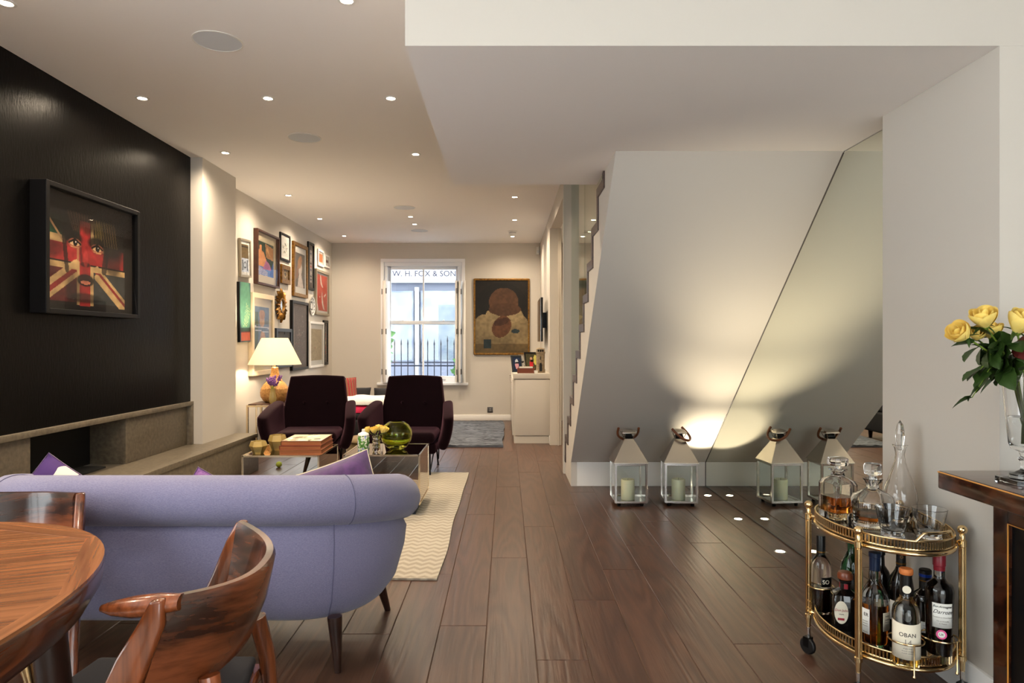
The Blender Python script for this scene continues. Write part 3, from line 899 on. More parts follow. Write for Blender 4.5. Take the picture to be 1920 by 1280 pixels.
def lean(x, y, z, tilt, roll, yaw=0.0):
    return Matrix.Translation((x, y, z)) @ Matrix.Rotation(yaw, 4, 'Z') @ Matrix.Rotation(PI / 2 - tilt, 4, 'X') @ Matrix.Rotation(roll, 4, 'Z')
cushion('scatter_cushion', 'purple and white ikat patterned cushion on the lavender sofa', 0.34, 0.34, 0.12, lean(-1.83, 2.76, 0.525, 0.38, -0.60, 0.30), ('ikat', 'purple_velvet'))
cushion('scatter_cushion', 'plain purple crushed velvet cushion on the lavender sofa', 0.44, 0.40, 0.12, lean(-0.715, 2.77, 0.514, 0.42, 0.30, 0.25), ('purple_velvet', 'purple_velvet'), pipe='cream_cloth')
# a small corner of a third cushion is seen further along
cushion('scatter_cushion', 'small lilac bobbled cushion between two purple ones on the sofa', 0.34, 0.30, 0.10, lean(-1.20, 2.78, 0.495, 0.5, -0.45, 0.1), ('lavender', 'lavender'))

# ------------------------------------------------------------------ rugs
def rug(name, label, x0, x1, y0, y1, th, m, wob, nx=40, ny=60, fuzz=0.0, seed=0):
    b = MB(); rows = []
    for j in range(ny + 1):
        row = []
        for i in range(nx + 1):
            u = i / nx; v = j / ny
            x = x0 + (x1 - x0) * u; y = y0 + (y1 - y0) * v
            e = min(u, 1 - u, v, 1 - v)
            n = mnoise.noise(Vector((x * 1.3 + seed, y * 1.3, 0.3)))
            x += wob * mnoise.noise(Vector((y * 1.4, seed, 1.0))) * (1 if u > 0.5 else -1) * abs(u - 0.5) * 2
            y += wob * mnoise.noise(Vector((x * 1.6, seed + 5, 2.0))) * abs(v - 0.5) * 2
            z = th + fuzz * mnoise.noise(Vector((x * 22, y * 22, seed))) + 0.003 * n
            row.append((x, y, max(z, 0.003)))
        rows.append(row)
    n = nx + 1
    base = [[(p[0], p[1], 0.0012) for p in r] for r in rows]
    b.grid(rows)
    k = len(b.v)
    edge = [rows[0][i] for i in range(n)] + [rows[j][nx] for j in range(1, ny + 1)] + [rows[ny][nx - i] for i in range(1, n)] + [rows[ny - j][0] for j in range(1, ny)]
    b.loft([edge, [(p[0], p[1], 0.0012) for p in edge]], caps=False)
    o = b.build(name, m, smooth=60)
    return tag(o, label, 'rug')
m, nt, out = newmat('chevron_rug')
p = nt.nodes.new('ShaderNodeBsdfPrincipled'); p.inputs['Roughness'].default_value = 0.95; p.inputs['Sheen Weight'].default_value = 0.2
tc = nt.nodes.new('ShaderNodeTexCoord'); sp = nt.nodes.new('ShaderNodeSeparateXYZ'); nt.links.new(tc.outputs['Object'], sp.inputs[0])
def mth(op, a, b=None, c=None):
    n = nt.nodes.new('ShaderNodeMath'); n.operation = op
    for i, q in enumerate((a, b, c)):
        if q is None: continue
        if isinstance(q, (int, float)): n.inputs[i].default_value = q
        else: nt.links.new(q, n.inputs[i])
    return n.outputs[0]
zig = mth('PINGPONG', mth('MULTIPLY', sp.outputs['X'], 1.0), 0.035)
yy = mth('ADD', sp.outputs['Y'], mth('MULTIPLY', zig, 0.9))
blk = mth('FLOOR', mth('DIVIDE', sp.outputs['X'], 0.05))
st2 = mth('SINE', mth('MULTIPLY', yy, 2 * PI / 0.07))
nz = nt.nodes.new('ShaderNodeTexNoise'); nz.inputs['Scale'].default_value = 3.0; nz.inputs['Detail'].default_value = 5
nt.links.new(tc.outputs['Object'], nz.inputs['Vector'])
v = mth('ADD', mth('MULTIPLY', st2, 0.5), mth('MULTIPLY', mth('SUBTRACT', nz.outputs['Fac'], 0.5), 1.3))
r = nt.nodes.new('ShaderNodeValToRGB'); r.color_ramp.elements[0].position = 0.30; r.color_ramp.elements[1].position = 0.70
r.color_ramp.elements[0].color = (*lin(156, 146, 130), 1); r.color_ramp.elements[1].color = (*lin(184, 175, 158), 1)
nt.links.new(mth('ADD', v, 0.5), r.inputs[0]); nt.links.new(r.outputs[0], p.inputs['Base Color'])
bp = nt.nodes.new('ShaderNodeBump'); bp.inputs['Strength'].default_value = 0.4; bp.inputs['Distance'].default_value = 0.004
nt.links.new(v, bp.inputs['Height']); nt.links.new(bp.outputs[0], p.inputs['Normal']); nt.links.new(p.outputs[0], out.inputs[0])
rug('area_rug', 'cream and beige chevron patterned rug under mirrored coffee tables', -2.25, -0.35, 3.46, 6.28, 0.012, 'chevron_rug', 0.022, seed=3)
mat('shag', lin(132, 138, 148), 0.95, vary=(5, lin(52, 56, 66), 6), bump=(160, 0.8), stretch=(0.6, 5, 1))
rug('shag_rug', 'dark blue grey shaggy rug in front of the window', -1.15, -0.04, 7.85, 10.30, 0.028, 'shag', 0.03, 60, 70, 0.012, 8)

# ------------------------------------------------------------------ mirrored coffee tables
def coffee(label, x, y):
    e = thing('coffee_table', label, 'coffee table', (x, y, 0.0125))
    w, d, h = 0.26, 0.26, 0.418
    box('plinth', -w + 0.03, w - 0.03, -d + 0.03, d - 0.03, 0, 0.07, 'frame_slate', e, bevel=0.002)
    b = MB()
    for sx in (-1, 1):
        for sy in (-1, 1):
            b.box(sx * w - 0.006, sx * w + 0.006, sy * d - 0.006, sy * d + 0.006, 0.07, h)
    for z in (0.07, h - 0.012):
        for s in (-1, 1):
            b.box(-w, w, s * d - 0.006, s * d + 0.006, z, z + 0.012)
            b.box(s * w - 0.006, s * w + 0.006, -d, d, z, z + 0.012)
    b.build('frame', 'champagne', e)
    for s in (-1, 1):
        box('side_mirror', -w + 0.006, w - 0.006, s * d - 0.003, s * d + 0.003, 0.082, h - 0.012, 'smoked_mirror', e)
        box('side_mirror', s * w - 0.003, s * w + 0.003, -d + 0.006, d - 0.006, 0.082, h - 0.012, 'bronze_mirror', e)
    box('top_mirror', -w + 0.006, w - 0.006, -d + 0.006, d - 0.006, h - 0.008, h - 0.0015, 'bronze_mirror', e)
    return e
coffee('mirrored cube coffee table carrying the green glass globe', -0.863, 4.97)
coffee('mirrored cube coffee table carrying the stack of books', -1.55, 4.94)
TZ = 0.0125 + 0.418 - 0.0015

def prism_holder(label, x, y, r, h, n=6):
    e = thing('candle_holder', label, 'candle holder', (x, y, TZ), 0.25)
    prof = [(r * 0.55, 0.0), (r, h * 0.62), (r * 0.8, h), (r * 0.70, h), (r * 0.86, h * 0.62), (r * 0.42, h * 0.14), (0, h * 0.14)]
    MB().lathe([(0, 0)] + prof, n).build('glass', 'amber_glass', e)
    MB().lathe([(0, h * 0.16), (r * 0.42, h * 0.16), (r * 0.62, h * 0.55), (0, h * 0.55)], n).build('wax', 'wax', e)
    MB().lathe([(0.0012, h * 0.55), (0.0012, h * 0.68)], 6).build('wick', 'wick', e)
    return e
prism_holder('smaller faceted amber glass candle holder by the books', -1.735, 4.77, 0.062, 0.088)
prism_holder('taller faceted amber glass candle holder behind the smaller one', -1.655, 4.93, 0.066, 0.110)

def book(label, x, y, z, w, d, h, cover, rz, print_cover=None):
    e = thing('book', label, 'book', (x, y, z), rz)
    MB().box(-w / 2 + 0.004, w / 2 - 0.004, -d / 2 + 0.004, d / 2 - 0.003, 0.003, h - 0.003).build('pages', 'book_page', e)
    MB().box(-w / 2, w / 2, -d / 2, d / 2, 0, 0.003).build('cover', cover, e, bevel=0.0008)
    MB().box(-w / 2, w / 2, -d / 2, d / 2, h - 0.003, h).build('cover', cover, e, bevel=0.0008)
    MB().box(-w / 2, -w / 2 + 0.003, -d / 2, d / 2, 0.003, h - 0.003).build('spine', cover, e)
    if print_cover:
        print_cover.build('cover_print', e, w - 0.01, d - 0.01, Matrix.Translation((0, 0, h + 0.0005)))
    return e
mat('cover_red', lin(128, 48, 30), 0.5); mat('cover_tan', lin(176, 112, 68), 0.5)
book('lowest brown book of the stack on the mirrored table', -1.43, 4.90, TZ, 0.29, 0.36, 0.034, 'cover_tan', 0.03)
book('middle rust red book of the stack on the mirrored table', -1.432, 4.90, TZ + 0.0342, 0.288, 0.355, 0.026, 'cover_red', 0.015)
cv = Canvas(24, 28, (206, 198, 170))
for i in range(24):
    cv.ell(random.random(), random.random(), 0.05 + random.random() * 0.12, 0.03 + random.random() * 0.07, random.choice([(70, 66, 52), (230, 228, 214), (120, 126, 60), (150, 120, 90), (236, 234, 226)]), 0.9, rot=random.random() * 3)
book('topmost book of the stack with a pale map-like cover', -1.43, 4.902, TZ + 0.0604, 0.28, 0.345, 0.032, 'book_brown', 0.03, cv)

# green glass globe
t = thing('glass_globe', 'round lime green glass globe vase on mirrored table', 'vase', (-0.80, 4.96, TZ))
prof = [(0, 0.0), (0.045, 0.001), (0.075, 0.02), (0.105, 0.06), (0.114, 0.105), (0.107, 0.145), (0.085, 0.182), (0.055, 0.201), (0.046, 0.204), (0.046, 0.198), (0.056, 0.192), (0.080, 0.172), (0.100, 0.140), (0.107, 0.104), (0.098, 0.064), (0.068, 0.03), (0.0, 0.016)]
b = MB().lathe(prof, 40)
for i, p in enumerate(b.v):
    k = 1 + 0.035 * mnoise.noise(Vector((p[0] * 9, p[1] * 9, p[2] * 9)))
    b.v[i] = (p[0] * k, p[1] * k, p[2])
b.build('globe', 'green_glass', t, smooth=80)
# patterned lidded canister
t = thing('canister', 'green and white patterned porcelain canister with knob lid', 'canister', (-1.005, 4.79, TZ))
m, nt, out = newmat('garden_print')
p = nt.nodes.new('ShaderNodeBsdfPrincipled'); p.inputs['Roughness'].default_value = 0.25
tc = nt.nodes.new('ShaderNodeTexCoord')
n1 = nt.nodes.new('ShaderNodeTexNoise'); n1.inputs['Scale'].default_value = 45; n1.inputs['Detail'].default_value = 3
nt.links.new(tc.outputs['Object'], n1.inputs['Vector'])
r = nt.nodes.new('ShaderNodeValToRGB'); r.color_ramp.interpolation = 'CONSTANT'
e = r.color_ramp.elements; e[0].color = (*lin(84, 136, 66), 1); e[1].position = 0.45; e[1].color = (*lin(150, 186, 120), 1)
q = e.new(0.5); q.color = (*lin(232, 232, 222), 1); q = e.new(0.6); q.color = (*lin(136, 160, 204), 1)
nt.links.new(n1.outputs['Fac'], r.inputs[0]); nt.links.new(r.outputs[0], p.inputs['Base Color']); nt.links.new(p.outputs[0], out.inputs[0])
MB().lathe([(0, 0), (0.040, 0), (0.042, 0.004), (0.042, 0.118), (0.038, 0.126), (0, 0.126)], 8).build('body', 'garden_print', t, smooth=30)
MB().lathe([(0, 0.1262), (0.040, 0.1262), (0.036, 0.138), (0.018, 0.146), (0.010, 0.152), (0.013, 0.160), (0.009, 0.168), (0, 0.170)], 20).build('lid', 'plate_white', t, smooth=50)

def petal(R, h, half, flare, n=6):
    """one petal as a piece of a cup round the z axis, its tip turned out by flare"""
    rows = []
    for i in range(n + 1):
        s = i / n
        row = []
        for j in range(n + 1):
            q = j / n * 2 - 1
            ph = q * half * (0.45 + 0.55 * math.sin(PI * min(1, 0.15 + s * 0.75)))
            rr = R * (0.30 + 0.72 * math.sin(s * PI * 0.58)) + flare * R * s ** 4 * (1 - 0.5 * q * q) - 0.05 * R * q
            z = h * s * (1 - 0.13 * q * q * s)
            row.append((rr * math.sin(ph), -rr * math.cos(ph), z))
        rows.append(row)
    return MB().grid(rows)
PETALS = {}
def bloom(parent, c, d, r, mname='rose_yellow', count=12, seed=0):
    """rose head opening along direction d: three rings of cupped petals"""
    rnd = random.Random(seed)
    q = Vector(d).normalized().to_track_quat('Z', 'Y').to_matrix().to_4x4()
    plan = [(0.34, 1.62, 1.30, -0.10)] * 3 + [(0.66, 1.48, 1.10, 0.04)] * 4 + [(0.94, 1.36, 1.05, 0.07)] * 5
    for k, (f, hh, half, fl) in enumerate(plan):
        key = (mname, f, round(r, 3))
        if key not in PETALS:
            PETALS[key] = petal(r * f, r * hh, half, fl).mesh('petal', mname, 80, fixn=False)
        o = bpy.data.objects.new('petal', PETALS[key]); COL.objects.link(o); o.parent = parent
        n = (3, 4, 5)[0 if k < 3 else 1 if k < 7 else 2]
        o.matrix_local = Matrix.Translation(c) @ q @ Matrix.Rotation(2 * PI * k / n + f * 2 + rnd.random() * 0.25, 4, 'Z') @ Matrix.Rotation(-rnd.random() * 0.10 * f, 4, 'X')
def leafmesh(w, h, fold=0.25):
    rows = []
    n = 8
    for i in range(n + 1):
        s = i / n
        ww = w * (math.sin(PI * s ** 0.8) ** 0.8 if 0 < s < 1 else 0.02) * (1 + 0.10 * (i % 2))
        rows.append([(-ww / 2, fold * ww * 0.5, h * s), (-ww / 4, fold * ww * 0.2, h * s), (0, 0, h * s * 1.0), (ww / 4, fold * ww * 0.2, h * s), (ww / 2, fold * ww * 0.5, h * s)])
        rows[-1] = [(p[0], p[1] - 0.22 * h * s * s, p[2]) for p in rows[-1]]
    return MB().grid(rows)
LEAF = leafmesh(0.66, 1.0)
def leaf_at(parent, c, d, size, m='leaf_green', spin=0.0, width=1.0):
    me = LEAFS.get(m)
    if me is None:
        me = LEAFS[m] = LEAF.mesh('leaf', m, 80, fixn=False)
    o = bpy.data.objects.new('leaf', me); COL.objects.link(o); o.parent = parent
    q = Vector(d).normalized().to_track_quat('Z', 'Y')
    o.matrix_local = Matrix.Translation(c) @ q.to_matrix().to_4x4() @ Matrix.Rotation(spin, 4, 'Z') @ Matrix.Diagonal((size * width, size, size, 1))
    return o
LEAFS = {}

# bubble glass posy vase with yellow roses
t = thing('posy_vase', 'small bobbled glass vase behind the patterned canister', 'vase', (-0.925, 4.85, TZ))
prof = [(0, 0)]
for i in range(29):
    z = 0.002 + i * 0.115 / 28
    prof.append((0.022 + 0.007 * abs(math.sin(i / 28 * PI * 4)), z))
prof += [(0.020, 0.117), (0.018, 0.10), (0.016, 0.02), (0, 0.018)]
MB().lathe(prof, 24).build('glass', 'clear_glass', t, smooth=60)
for i, (dx, dy, dz, r) in enumerate([(0.045, -0.01, 0.150, 0.034), (-0.008, -0.03, 0.150, 0.030), (-0.055, 0.0, 0.152, 0.026), (0.01, 0.03, 0.160, 0.028)]):
    lab = ['fullest yellow rose in the bobbled glass vase', 'yellow rose facing the sofa in the bobbled glass vase', 'small yellow rose leaning over the canister lid', 'yellow rose at the back of the bobbled vase'][i]
    e = thing('rose', lab, 'flower', (-0.925 + dx * 0.15, 4.85 + dy * 0.15, TZ + 0.02))
    top = Vector((dx * 0.85, dy * 0.85, dz - 0.02 - r * 0.5))
    MB().tube([(0, 0, 0), (dx * 0.1, dy * 0.1, 0.09), top], 0.0018, 6).build('stem', 'stem_green', e)
    bloom(e, top, (dx * 6, dy * 6, 0.6), r, seed=i)
    leaf_at(e, top * 0.95, (dx, dy - 0.02, 0.02), 0.045, spin=i)
b = MB().sphere((0, 0, 0.029), 0.029, 20, 12)
tag(b.build('play_ball', 'lime', smooth=80, loc=(-2.20, 2.76, 0)), 'small lime green ball on the floor beside the hearth bench', 'ball')

# ------------------------------------------------------------------ plum velvet armchairs
def armchair(label, x, y, rz):
    e = thing('armchair', label, 'armchair', (x, y, 0), rz)
    rows = []
    for s in (0, 0.2, 0.4, 0.6, 0.8, 0.95, 1.0):
        z = 0.24 + 0.63 * s; hw = 0.345 - 0.080 * s ** 1.2; yy = 0.20 + 0.17 * s ** 1.1
        rows.append([(-hw, yy - 0.025, z), (-hw * 0.92, yy - 0.022, z), (-hw * 0.5, yy, z + 0.006 * s), (0, yy + 0.005, z + 0.010 * s), (hw * 0.5, yy, z + 0.006 * s), (hw * 0.92, yy - 0.022, z), (hw, yy - 0.025, z)])
    MB().grid(rows).build('backrest', 'plum_velvet', e, smooth=80, fixn=False, solid=0.085, subsurf=2)
    for (bx, bz) in ((-0.11, 0.62), (0.11, 0.62)):
        MB().sphere((bx, 0.232, bz), 0.014, 10, 6, (1, 0.5, 1)).build('button', 'plum_velvet', e, smooth=80)
    for sx in (-1, 1):
        rows = []
        for i in range(6):
            s = i / 5
            yy = 0.25 - 0.53 * s
            xo = 0.318 + 0.062 * s; zt = 0.645 - 0.04 * s - 0.085 * s * s
            rows.append([(sx * (xo - 0.055), yy + 0.05 * s, 0.215), (sx * (xo - 0.02), yy + 0.025 * s, 0.30), (sx * (xo + 0.01), yy, 0.40), (sx * (xo + 0.02), yy - 0.015 * s, zt - 0.03), (sx * (xo + 0.015), yy - 0.02 * s, zt)])
        if sx < 0: rows = [list(reversed(r)) for r in rows]
        MB().grid(rows).build('armrest', 'plum_velvet', e, smooth=80, fixn=False, solid=0.098, subsurf=2)
    MB().box(-0.285, 0.285, -0.30, 0.22, 0.195, 0.30).build('seat_base', 'plum_velvet', e, bevel=0.03, segs=3, smooth=60)
    MB().box(-0.275, 0.275, -0.325, 0.17, 0.29, 0.395).build('seat', 'plum_velvet', e, bevel=0.045, segs=4, smooth=60)
    for sx in (-1, 1):
        for sy in (-1, 1):
            b = MB()
            fx, fy = sx * 0.235, sy * 0.30 - 0.01
            b.tube([(sx * 0.225, sy * 0.24 - 0.01, 0.205), (fx, fy, 0.004)], 0.0075, 8)
            b.tube([(sx * 0.255, sy * 0.20 - 0.01, 0.205), (fx + sx * 0.004, fy, 0.06)], 0.006, 8)
            b.lathe([(0, 0), (0.013, 0), (0.011, 0.008), (0, 0.010)], 10, (fx, fy, 0))
            b.build('leg', 'black_metal', e, smooth=50)
    return e
armchair('plum velvet armchair beside the side table with the lamp', -1.85, 6.47, 0.10)
armchair('plum velvet armchair standing beneath the sash window view', -0.918, 6.46, -0.02)

# ------------------------------------------------------------------ oval dining table
DX, DY, DA, DB = -1.305, 1.0, 0.54, 0.725
def sup(th, k=1.0, n=2.3):
    c, s = math.cos(th), math.sin(th)
    r = (abs(c / DA) ** n + abs(s / DB) ** n) ** (-1 / n) * k
    return (r * c, r * s)
t = thing('dining_table', 'oval polished wood dining table with segmented border', 'table', (DX, DY, 0))
N = 96
def ring(k, z, inset=0.0):
    out = []
    for i in range(N):
        x, y = sup(2 * PI * i / N); L = math.hypot(x, y)
        out.append((x * (1 - inset / L) * k, y * (1 - inset / L) * k, z))
    return out
MB().loft([ring(1, 0.742, 0.012), ring(1, 0.744, 0.003), ring(1, 0.738, 0.0), ring(1, 0.70, 0.006), ring(1, 0.66, 0.03), ring(1, 0.625, 0.075), ring(1, 0.615, 0.12)]).build('apron', 'apron_wood', t, smooth=40)
NV = 10
vang = [2 * PI * (i + 0.5) / NV + 0.10 for i in range(NV)]
inner = [sup(a, 0.962) for a in vang]
# boards of the inner field, laid on the diagonal
pa = 0.38
ca, sa = math.cos(pa), math.sin(pa)
def clip(poly, nx, ny, d):
    out = []
    for i in range(len(poly)):
        p, q = poly[i], poly[(i + 1) % len(poly)]
        dp = p[0] * nx + p[1] * ny - d; dq = q[0] * nx + q[1] * ny - d
        if dp <= 0: out.append(p)
        if (dp < 0) != (dq < 0) and dp != dq:
            s = dp / (dp - dq); out.append((p[0] + (q[0] - p[0]) * s, p[1] + (q[1] - p[1]) * s))
    return out
BWD = 0.155
for i in range(-6, 6):
    d0, d1 = i * BWD + 0.0001, (i + 1) * BWD - 0.0001
    pl = clip(clip(inner, -sa, ca, d1), sa, -ca, -d0)
    if len(pl) < 3: continue
    R = Matrix.Rotation(-pa, 4, 'Z')
    loc = [tuple((R @ Vector((p[0], p[1], 0)))[:2]) for p in pl]
    o = MB().prism(loc, 0.742, 0.7495).build('board', 'table_wood', t)
    o.rotation_euler = (0, 0, pa)
for i in range(NV):
    a0, a1 = vang[i], vang[(i + 1) % NV]
    if a1 < a0: a1 += 2 * PI
    arc = [sup(a0 + (a1 - a0) * j / 10, 0.996) for j in range(11)]
    pl = arc + [inner[(i + 1) % NV], inner[i]]
    mid_ = Vector((arc[0][0] - arc[-1][0], arc[0][1] - arc[-1][1], 0))
    ang = math.atan2(mid_.y, mid_.x)
    R = Matrix.Rotation(-ang, 4, 'Z')
    loc = [tuple((R @ Vector((p[0], p[1], 0)))[:2]) for p in pl]
    o = MB().prism(loc, 0.7425, 0.7497).build('border_piece', 'table_wood', t)
    o.rotation_euler = (0, 0, ang)
for sx in (-1, 1):
    for sy in (-1, 1):
        MB().tube([(sx * 0.36, sy * 0.40, 0.66), (sx * 0.375, sy * 0.43, 0.33), (sx * 0.37, sy * 0.425, 0.0)], [0.034, 0.030, 0.018], 16).build('leg', 'dark_wood', t, smooth=60)
        MB().tube([(sx * 0.28, sy * 0.42, 0.64), (sx * 0.325, sy * 0.43, 0.40)], [0.020, 0.004], 10).build('brace', 'brass', t, smooth=60)

# ------------------------------------------------------------------ dining chairs: curved shell back, slanting front posts
def dining_chair(label, x, y, rz, arm=True):
    e = thing('dining_chair', label, 'chair', (x, y, 0), rz)      # local: faces -X, back at +X
    def plan(q):           # q -1..1 across the back
        return (0.235 - 0.13 * abs(q) ** 2.4, 0.222 * q)
    n = 20
    rings = []
    for i in range(n + 1):
        q = -1 + 2 * i / n
        px, py = plan(q)
        dx, dy = plan(min(1, q + 0.02)); ex, ey = plan(max(-1, q - 0.02))
        tx, ty = dx - ex, dy - ey; L = math.hypot(tx, ty); nx, ny = ty / L, -tx / L
        zt = 0.728 - 0.022 * (1 - q * q) + 0.012 * (q > 0) * q - 0.02 * (q < 0) * abs(q)
        zb = 0.505 - 0.04 * q * q
        th = 0.013
        lower = -0.055
        rings.append([(px + nx * th * 0.6, py + ny * th * 0.6, zt), (px + nx * th, py + ny * th, zt - 0.012), (px + nx * th + lower * 0.35, py + ny * th, (zt + zb) / 2), (px + nx * th * 0.8 + lower, py + ny * th * 0.8, zb + 0.01), (px + lower, py, zb),
                      (px - nx * th * 0.8 + lower, py - ny * th * 0.8, zb + 0.01), (px - nx * th + lower * 0.35, py - ny * th, (zt + zb) / 2), (px - nx * th, py - ny * th, zt - 0.012), (px - nx * th * 0.6, py - ny * th * 0.6, zt)])
    bo = MB().loft(rings).build('backrest', 'rosewood_curved', e, smooth=50)
    ga = bo.data.attributes.new('grain', 'FLOAT_VECTOR', 'POINT')
    for vi, v in enumerate(bo.data.vertices):
        ga.data[vi].vector = (0.3 * v.co.x, math.atan2(v.co.y, 0.10) * 0.20, v.co.z + 0.16 * v.co.y)
    for s in (-1, 1):
        # slanting board from the end of the back down to the front foot
        px, py = plan(s)
        zt = 0.708 if s < 0 else 0.738
        rr = []
        for f, (xx, z, w) in enumerate([(px + 0.002, zt, 0.024), (px - 0.012, zt - 0.05, 0.05), (px - 0.04, 0.60, 0.066), (px - 0.075, 0.52, 0.070), (px - 0.125, 0.40, 0.058), (px - 0.19, 0.20, 0.040), (px - 0.235, 0.0, 0.028)]):
            th = 0.014
            yy = py + s * 0.010
            rr.append([(xx - w / 2, yy - th, z), (xx + w / 2, yy - th, z), (xx + w / 2, yy + th, z), (xx - w / 2, yy + th, z)])
        MB().loft(rr).build('front_post', 'rosewood_upright', e, bevel=0.006, segs=2, smooth=50)
        MB().tube([(0.17, s * 0.15, 0.52), (0.19, s * 0.165, 0.42), (0.225, s * 0.185, 0.0)], [0.022, 0.021, 0.013], 12).build('leg', 'rosewood_upright', e, smooth=60)
    if arm:
        px, py = plan(-1)
        pts = []; rr = []
        for xx, z, w in [(px + 0.035, 0.694, 0.022), (px - 0.01, 0.690, 0.030), (px - 0.055, 0.686, 0.029), (px - 0.095, 0.684, 0.020), (px - 0.118, 0.684, 0.009)]:
            ringp = []
            for j in range(12):
                a = 2 * PI * j / 12
                ringp.append((xx, py + 0.012 + w * 0.95 * math.cos(a), z + w * 0.70 * math.sin(a)))
            rr.append(ringp)
        MB().loft(rr).build('arm_rest', 'rosewood', e, smooth=60)
    rows = []
    MB().prism([(-0.24, -0.20), (0.17, -0.19), (0.20, 0), (0.17, 0.19), (-0.24, 0.20), (-0.26, 0)], 0.365, 0.388, 2).build('seat_rail', 'rosewood', e, bevel=0.008, smooth=50)
    MB().prism([(-0.235, -0.19), (0.16, -0.18), (0.19, 0), (0.16, 0.18), (-0.235, 0.19), (-0.255, 0)], 0.388, 0.412, 2).build('seat', 'dark_cloth', e, bevel=0.011, segs=3, smooth=50)
    return e
dining_chair('curved rosewood dining chair with horn arm tucked against the table', -0.785, 1.54, 0.04)
dining_chair('curved rosewood dining chair between the table and sofa back', -1.565, 2.05, PI / 2 + 0.45, arm=False)

# ------------------------------------------------------------------ pictures
# a picture on a wall facing +X: local x = out of the wall, y = along the wall, z = up; print faces +X
FX = Matrix(((0, 0, 1, 0), (1, 0, 0, 0), (0, 1, 0, 0), (0, 0, 0, 1)))
def picture(label, y0, y1, z0, z1, t, fw, fm, canvas, mount=None, mw=0.0, wall=GW, glass=True, tilt=0.0, name='framed_picture', mwz=None, recess=None):
    cyy, cz = (y0 + y1) / 2, (z0 + z1) / 2
    w, h = (y1 - y0) / 2, (z1 - z0) / 2
    e = thing(name, label, 'picture', (wall, cyy, cz))
    e.rotation_euler = (tilt, 0, 0)
    if fw:
        b = MB()
        b.box(0.0006, t, -w, -w + fw, -h, h).box(0.0006, t, w - fw, w, -h, h).box(0.0006, t, -w + fw, w - fw, -h, -h + fw).box(0.0006, t, -w + fw, w - fw, h - fw, h)
        b.build('frame', fm, e, bevel=min(0.003, fw * 0.2))
    d = recess if recess is not None else t * 0.55
    iw, ih = w - fw, h - fw
    if mount:
        MB().box(0.001, d - 0.002, -iw, iw, -ih, ih).build('mount', mount, e)
    else:
        MB().box(0.001, d - 0.002, -iw if fw else -w, iw if fw else w, -ih, ih).build('backing', 'frame_black', e)
    mz = mw if mwz is None else mwz
    canvas.build('print', e, 2 * (iw - mw), 2 * (ih - mz), Matrix.Translation((d - 0.001, 0, 0)) @ FX)
    if glass:
        MB().box(t * 0.8 - 0.001, t * 0.8, -iw, iw, -ih, ih).build('glazing', 'art_pane', e)
    return e

# large face-and-flag picture on the black wall (flat print)
c = Canvas(170, 140, (9, 8, 8))
red, cream, dk = (150, 34, 36), (184, 152, 104), (10, 8, 8)
c.rect(0.02, 0.90, 0.05, 0.90, (26, 17, 15))
c.rect(0.02, 0.20, 0.63, 0.80, (30, 78, 50)); c.rect(0.26, 0.37, 0.62, 0.76, (30, 62, 42))
c.rect(0.02, 0.88, 0.42, 0.60, red)
c.rect(0.02, 0.22, 0.575, 0.635, cream); c.rect(0.60, 0.74, 0.55, 0.60, cream)
c.poly([(0.02, 0.07), (0.34, 0.07), (0.34, 0.36), (0.02, 0.36)], (84, 24, 26))
c.poly([(0.49, 0.07), (0.90, 0.07), (0.90, 0.36), (0.49, 0.36)], (50, 54, 54))
for dv, col, w in ((0.045, cream, 0.042), (-0.005, (128, 34, 34), 0.030), (-0.045, cream, 0.020)):
    c.line((0.0, 0.11 + dv), (0.33, 0.36 + dv), w, col)
for dv, col, w in ((0.03, cream, 0.020), (-0.012, (128, 36, 36), 0.024), (-0.055, cream, 0.030)):
    c.line((0.56, 0.37 + dv), (0.92, 0.06 + dv), w, col)
c.rect(0.02, 0.90, 0.355, 0.41, cream)
c.rect(0.335, 0.515, 0.05, 0.40, cream); c.rect(0.335, 0.36, 0.40, 0.66, cream, 0.5)
c.rect(0.365, 0.485, 0.04, 0.80, red)
c.poly([(0.49, 0.60), (0.485, 0.86), (0.515, 0.86), (0.525, 0.58)], cream)
c.poly([(0.53, 0.62), (0.54, 0.86), (0.62, 0.80), (0.62, 0.64)], (168, 152, 78))
# dark hair framing the face
c.ell(0.20, 0.86, 0.17, 0.20, dk, 0.95, 0.35); c.ell(0.27, 0.74, 0.08, 0.14, dk, 0.8, 0.5); c.ell(0.74, 0.80, 0.20, 0.26, dk, 0.92, 0.35)
c.ell(0.48, 1.0, 0.5, 0.17, dk, 1, 0.25); c.ell(0.45, 0.80, 0.06, 0.09, dk, 0.75, 0.5)
c.line((0.02, 0.80), (0.20, 0.58), 0.010, (140, 106, 74)); c.line((0.20, 0.66), (0.235, 0.34), 0.020, dk, 0.85); c.line((0.685, 0.66), (0.64, 0.38), 0.030, dk, 0.85)
c.ell(0.75, 0.50, 0.08, 0.14, dk, 0.75, 0.5); c.ell(0.10, 0.51, 0.07, 0.05, dk, 0.55, 0.6); c.ell(0.30, 0.16, 0.06, 0.14, dk, 0.55, 0.6)
for k in range(9):
    c.line((0.24 + 0.03 * k, 0.86), (0.30 + 0.02 * k, 0.70), 0.006, (96, 66, 46), 0.25)
    c.line((0.52 + 0.03 * k, 0.84), (0.56 + 0.03 * k, 0.62), 0.006, (120, 98, 56), 0.25)
